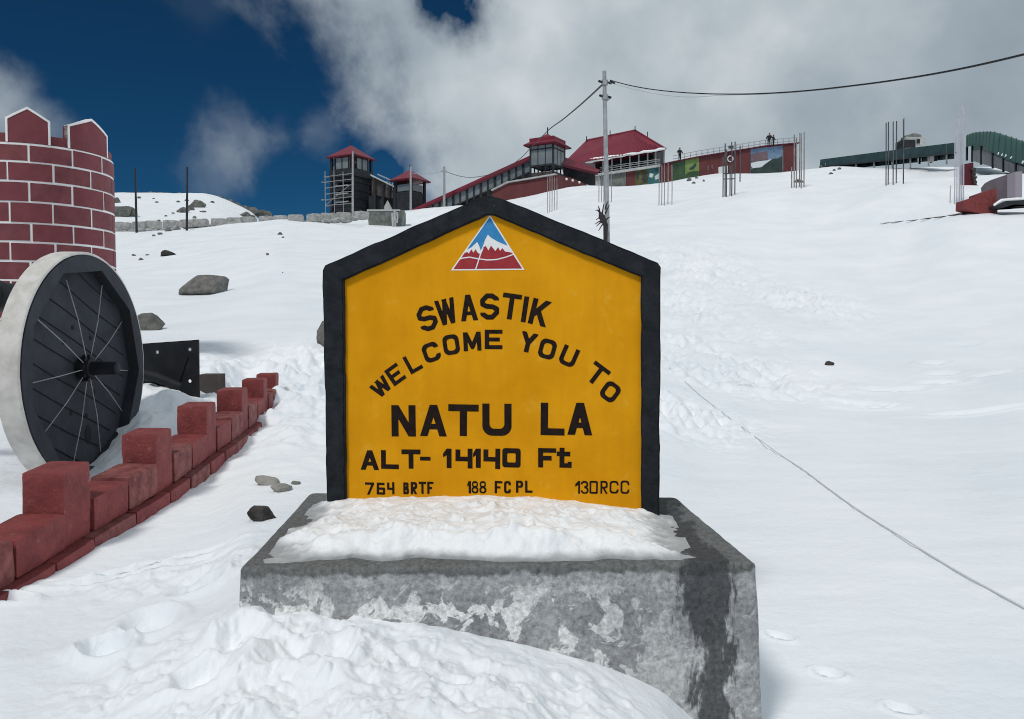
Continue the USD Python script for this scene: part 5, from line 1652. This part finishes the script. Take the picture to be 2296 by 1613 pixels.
# ------------------------------------------------------------------ green roofed walkway and canopy on the right
def green_walkway():
    t = thing('green_walkway', 'long low walkway under a dark green sheet roof on the right ridge', 'walkway', at(1990, 372, 90))
    DD = lambda x: np.interp(x, [1838, 2143], [104, 78])
    P = lambda x, y, d=0.0: at(x, y, DD(x) + d)
    back = unit(np.array([.55, 1, 0]))
    top = lambda x: np.interp(x, [1838, 1880, 1990, 2143], [356.5, 351, 336.5, 317.5])
    bot = lambda x: np.interp(x, [1838, 1880, 1990, 2143], [373, 369, 359, 342])
    xs = np.linspace(1838, 2143, 16)
    for a, b in zip(xs, xs[1:]):
        A0, B0, A1, B1 = P(a, bot(a)), P(b - .25, bot(b)), P(a, top(a)), P(b - .25, top(b))
        off = back * 1.0
        v = np.array([A0, B0, B1 + off * .5, A1 + off * .5, A1 + off * 2.6, B1 + off * 2.6, A0 + off * 3.1, B0 + off * 3.1])
        f = np.array([[0, 1, 2, 3], [3, 2, 5, 4], [4, 5, 7, 6], [0, 3, 4, 6], [1, 7, 5, 2]])
        f3 = np.vstack([f[:, [0, 1, 2]], f[:, [0, 2, 3]]])
        m = trimesh.Trimesh(np.vstack([v, v - [0, 0, .05]]), np.vstack([f3, f3[:, ::-1] + 8]), process=False)
        part(t, 'roof_sheet', m, M_GREEND)
    for x in xs[::2]:
        part(t, 'post', beam(P(x, bot(x) + 24, .3), P(x, bot(x), .3), .12, .12), M_SCAF)
    part(t, 'eave_pipe', tube([P(1838, 374.5, -.1), P(1990, 360, -.1), P(2143, 343, -.1)], .07, 6), M_DARKST)
    part(t, 'tie', tube([P(1840, 372, -.2), P(1850, 379, -.2), P(1851, 366, -.2)], .05, 6), M_SCAF)
    for x, w, h in ((2062, 4, 4), (2090, 5, 7), (2098, 3, 6), (2062, 2, 9), (2088, 2, 9)):
        part(t, 'sign_board', obox(P(x, bot(x) + 8, 1.0), [w * 85 / F, 0, 0], [0, .05, 0], [0, 0, h * 85 / F]), M_MORTAR if w > 3 else M_DARKST)


green_walkway()


def green_canopy():
    """A barrel-vault canopy that runs down towards the right."""
    t = thing('green_canopy', 'arched green canopy on posts at the right end of the ridge', 'canopy', at(2225, 370, 68))
    a0, a1 = at(2165, 327, 77), at(2171, 308, 77)
    # upper edge line (crown) and lower edge line (near eave), from the photograph
    crown = [(2166, 305, 77), (2182, 299, 75), (2205, 296.5, 72), (2228, 297, 69), (2262, 307, 65), (2296, 318.5, 61), (2420, 352, 50)]
    eave = [(2166, 330, 75.5), (2182, 325.5, 73), (2203, 326.5, 70), (2222, 339, 66.5), (2258, 357, 62), (2296, 368, 58), (2420, 408, 47)]
    C, E = np.array([at(*q) for q in crown]), np.array([at(*q) for q in eave])
    u = np.linspace(0, 1, len(C))
    uu = np.linspace(0, 1, 34)
    C, E = PchipInterpolator(u, C, axis=0)(uu), PchipInterpolator(u, E, axis=0)(uu)
    back = unit([.9, 1, 0]) * 4.4
    rows = []
    for k in np.linspace(0, 1, 7):
        bul = math.sin(math.pi / 2 * k)
        rows.append(E + (C - E) * np.array([k, k, bul])[None])
    for k in np.linspace(.2, 1, 5):
        rows.append(C + back * k + np.array([0, 0, -1.0]) * (1 - math.cos(math.pi / 2 * k)) * 1.8)
    G = np.array(rows)
    n, m_ = len(G), len(uu)
    v = G.reshape(-1, 3)
    ribs = 0.035 * np.sin(np.arange(m_) * math.pi)
    i, j = np.meshgrid(np.arange(n - 1), np.arange(m_ - 1), indexing='ij')
    q = np.stack([i * m_ + j, i * m_ + j + 1, (i + 1) * m_ + j + 1, (i + 1) * m_ + j], -1).reshape(-1, 4)
    f = np.vstack([q[:, [0, 1, 2]], q[:, [0, 2, 3]]])
    roof = part(t, 'roof', trimesh.Trimesh(np.vstack([v, v - [0, 0, .06]]), np.vstack([f, f[:, ::-1] + len(v)]), process=False), M_GREEN, smooth=40)
    for jj in range(1, m_, 2):
        part(roof, 'sheet_rib', tube(G[:8, jj] + [0, -.03, .03], .035, 5), M_GREEND)
    for a, b in (((2246, 349), (2255, 341)), ((2254, 351), (2262, 344)), ((2266, 355), (2277, 348)), ((2292, 366), (2299, 361)), ((2238, 346), (2244, 340))):
        D = np.interp(a[0], [2222, 2296], [66.0, 57.5])
        part(roof, 'snow_streak', tube([at(*a, D), at((a[0] + b[0]) / 2, (a[1] + b[1]) / 2 - .3, D + .5), at(*b, D + .9)], [.05, .12, .05], 6), M_SNOWPILE)
    for x in (2168, 2180, 2200, 2226, 2250, 2278, 2310, 2350):
        D = np.interp(x, [2166, 2203, 2296, 2420], [75.5, 70, 58, 47]) + .3
        yt = np.interp(x, [e[0] for e in eave], [e[1] for e in eave])
        yb = np.interp(x, [2166, 2182, 2276, 2420], [352, 356, 386, 440]) + 8
        part(t, 'post', beam(at(x, yb, D), at(x, yt - 1, D), .14, .14), M_DARKST)
    xs = [2178, 2200, 2226, 2250, 2276, 2310, 2350]
    for a, b in zip(xs, xs[1:]):
        D0, D1 = (np.interp(x, [2166, 2203, 2296, 2420], [75.5, 70, 58, 47]) + .5 for x in (a, b))
        yb = lambda x: np.interp(x, [2166, 2182, 2276, 2420], [350, 355, 384, 436])
        yu = lambda x: np.interp(x, [2178, 2200, 2222, 2276, 2420], [338, 336, 345, 368, 412])
        part(t, 'side_panel', plate([at(a, yb(a) + 6, D0), at(b - .4, yb(b) + 6, D1), at(b - .4, yu(b), D1), at(a, yu(a), D0)], .06, np.array([0, -1.0, 0])), M_MESHG)


green_canopy()


def ridge_hut():
    D = 118
    t = thing('ridge_hut', 'small pale hut with a rounded tank roof above the green roof', 'hut', at(2042, 330, D))
    P = lambda x, y, d=0.0: at(x, y, D + d)
    part(t, 'wall', obox(P(2044, 329, 1), [1.45, 0, 0], [0, 1.2, 0], [0, 0, 1.15]), M_SLAB)
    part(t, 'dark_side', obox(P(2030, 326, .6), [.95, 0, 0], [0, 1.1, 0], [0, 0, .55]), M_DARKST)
    part(t, 'window', obox(P(2059, 317, -.3), [.22, 0, 0], [0, .05, 0], [0, 0, .3]), M_DARKST)
    part(t, 'roof_tank', tube([P(2022, 314, 1), P(2030, 312, 1), P(2050, 308, 1), P(2062, 310, 1)], [.3, .5, .62, .5], 12), M_GREYC, smooth=40)
    part(t, 'roof', plate([P(2019, 320, 0), P(2066, 314, 0), P(2064, 311, 2), P(2021, 316, 2)], .15, np.array([0, -.3, .95])), M_GREYC)
    part(t, 'mast', tube([P(2027, 322, .5), P(2027, 264, .5)], .05, 6), M_DARKST)


ridge_hut()


def right_walls():
    n = np.array([0, -1.0, 0])
    D = 46
    t = thing('dark_slab', 'upright dark maroon slab with shaggy edge below the arched canopy', 'slab', at(2173, 428, D))
    part(t, 'slab', plate([at(2164, 434, D), at(2184, 434, D), at(2182.5, 364.5, D), at(2163.5, 368, D)], .5, n), M_ROOFD)
    r = np.random.default_rng(3)
    tuf = []
    for i in range(26):
        y = r.uniform(378, 426)
        v, f = rock((r.uniform(.06, .16), .1, r.uniform(.06, .14)), 500 + i, 1)
        tuf.append((v + at(2183 + (y - 378) * .10 + r.uniform(-2, 2.5), y, D - .1), f))
    part(t, 'shaggy_edge', tuf, M_ROCKD, kind='stuff')
    D = 37
    t = thing('mauve_wall', 'mauve cement wall with a curved top at the right edge of the slope', 'wall', at(2250, 455, D))
    fp = [(2212, 462), (2209, 419), (2217, 409), (2229, 402), (2252, 394), (2276, 386), (2276, 468)]
    part(t, 'wall', plate([at(x, y, D + (2276 - x) * .03) for x, y in fp][::-1], .35, n), M_MAUVE)
    part(t, 'pier', plate([at(2276.5, 466, D - .25), at(2291.5, 462, D - .25), at(2292, 384.5, D - .25), at(2276.5, 385.5, D - .25)], .6, n), M_MAUVEL)
    D = 34.2
    t = thing('red_buttress', 'sloping red buttress wall in front of the mauve wall', 'wall', at(2200, 470, D))
    fp = [(2160, 470), (2161, 450), (2190, 441), (2191, 436), (2200, 433), (2216, 427), (2234, 422.5), (2237, 482), (2200, 480)]
    part(t, 'wall', plate([at(x, y, D) for x, y in fp][::-1], .6, n), M_REDBLK)
    D = 33.4
    t = thing('dark_ledge', 'dark ledge capped with snow at the right edge by the red buttress', 'ledge', at(2270, 458, D))
    fp = [(2241, 460), (2256, 451), (2330, 447), (2330, 460), (2275, 459), (2250, 466)]
    part(t, 'ledge', plate([at(x, y, D) for x, y in fp][::-1], .8, n), M_DARKST)
    cap = [at(x, y, D - .05) + [0, .3, 0] for x, y in [(2238, 458), (2255, 448.5), (2290, 446), (2335, 444.5)]]
    part(t, 'snow_cap', tube(cap, [.05, .09, .10, .09], 8), M_SNOWPILE, smooth=True)


right_walls()


# ------------------------------------------------------------------ people on the terrace
def person(px, yfoot, D, label, height_m=1.7, turn=0.0, arms=(.15, .15), lean=0.0, cloth=None):
    foot = at(px, yfoot, D)
    t = thing('person', label, 'person', foot)
    S = height_m / 1.75

    def hull(a, ra, b, rb):
        def sp(p, r):
            return mf.Manifold.sphere(r, 16).translate(tuple(map(float, p)))
        return (sp(a, ra) + sp(b, rb)).hull()

    def body(grow, which):
        g = grow
        J = {'pelvis': (0, 0, .95), 'chest': (lean * .3, 0, 1.32), 'neck': (lean * .4, 0, 1.48), 'head': (lean * .5, -.02, 1.63)}
        out = []
        if 'torso' in which:
            for s in (-1, 1):
                out += [hull((s * .07, 0, .95), .12 + g, (s * .11 + lean * .3, 0, 1.33), .115 + g), hull((s * .11 + lean * .3, 0, 1.33), .115 + g, (s * .17 + lean * .35, 0, 1.40), .065 + g)]
            out += [hull((-.07, 0, .95), .12 + g, (.07, 0, .95), .12 + g), hull((-.11 + lean * .3, 0, 1.33), .115 + g, (.11 + lean * .3, 0, 1.33), .115 + g)]
        if 'arms' in which:
            for s, a in zip((-1, 1), arms):
                sh, el = (s * .19 + lean * .35, 0, 1.40), (s * (.25 + a * .5), -.03, 1.13)
                ha = (s * (.24 + a * .2), -.16 - a * .2, .96 + a * .3)
                out += [hull(sh, .055 + g, el, .043 + g), hull(el, .043 + g, ha, .033 + g)]
        if 'legs' in which:
            for s in (-1, 1):
                out += [hull((s * .09, 0, .92), .085 + g, (s * .11, -.02, .50), .058 + g), hull((s * .11, -.02, .50), .056 + g, (s * .12, .02, .09), .042 + g)]
        if 'feet' in which:
            for s in (-1, 1):
                out += [hull((s * .12, .03, .045), .045 + g, (s * .135, -.15, .035), .035 + g)]
        if 'hands' in which:
            for s, a in zip((-1, 1), arms):
                ha = np.array((s * (.24 + a * .2), -.16 - a * .2, .96 + a * .3))
                out += [hull(ha, .034, ha + [0, -.03, -.07], .028)]
                for k in range(4):
                    out += [hull(ha + [s * (k - 1.5) * .016, -.035, -.08], .009, ha + [s * (k - 1.5) * .018, -.07, -.15 + .01 * abs(k - 1.5)], .007)]
                out += [hull(ha + [-s * .02, -.03, -.03], .011, ha + [-s * .05, -.07, -.08], .008)]
        if 'head' in which:
            hd = np.array(J['head'])
            out += [hull(J['neck'], .055, hd + [0, 0, -.05], .055), hull(hd + [0, .01, .03], .092, hd + [0, -.025, -.06], .065), hull(hd + [0, -.10, -.005], .014, hd + [0, -.115, -.025], .016)]
            for s in (-1, 1):
                out += [hull(hd + [s * .09, .01, .01], .018, hd + [s * .088, .01, -.02], .012)]
        if 'hair' in which:
            hd = np.array(J['head'])
            out += [hull(hd + [0, .02, .05], .098, hd + [0, .045, -.02], .088)]
        m = out[0]
        for o in out[1:]:
            m = m + o
        v, f = arr(m)
        return rotz(v * S, turn) + foot, f
    part(t, 'body', body(0, 'torso arms legs feet hands head'), M_SKIN, smooth=60)
    part(t, 'jacket', body(.022, 'torso arms'), cloth or M_CLOTH, smooth=60)
    part(t, 'trousers', body(.016, 'legs'), M_CLOTH, smooth=60)
    part(t, 'boots', body(.012, 'feet'), M_HAIR, smooth=60)
    part(t, 'hair', body(0, 'hair'), M_HAIR, smooth=60)


person(1524, 361.5, 103.4, 'person in dark clothes standing alone with arms held out on the mural wall', 1.72, .4, (.35, .3))
person(1724, 329.5, 104.9, 'taller person in dark clothes of the pair at the terrace railing', 1.78, -.5, (.2, .25), .1)
person(1734, 328.5, 104.7, 'shorter person in navy clothes of the pair at the terrace railing', 1.5, .8, (.2, .2), .0, M_CLOTH2)
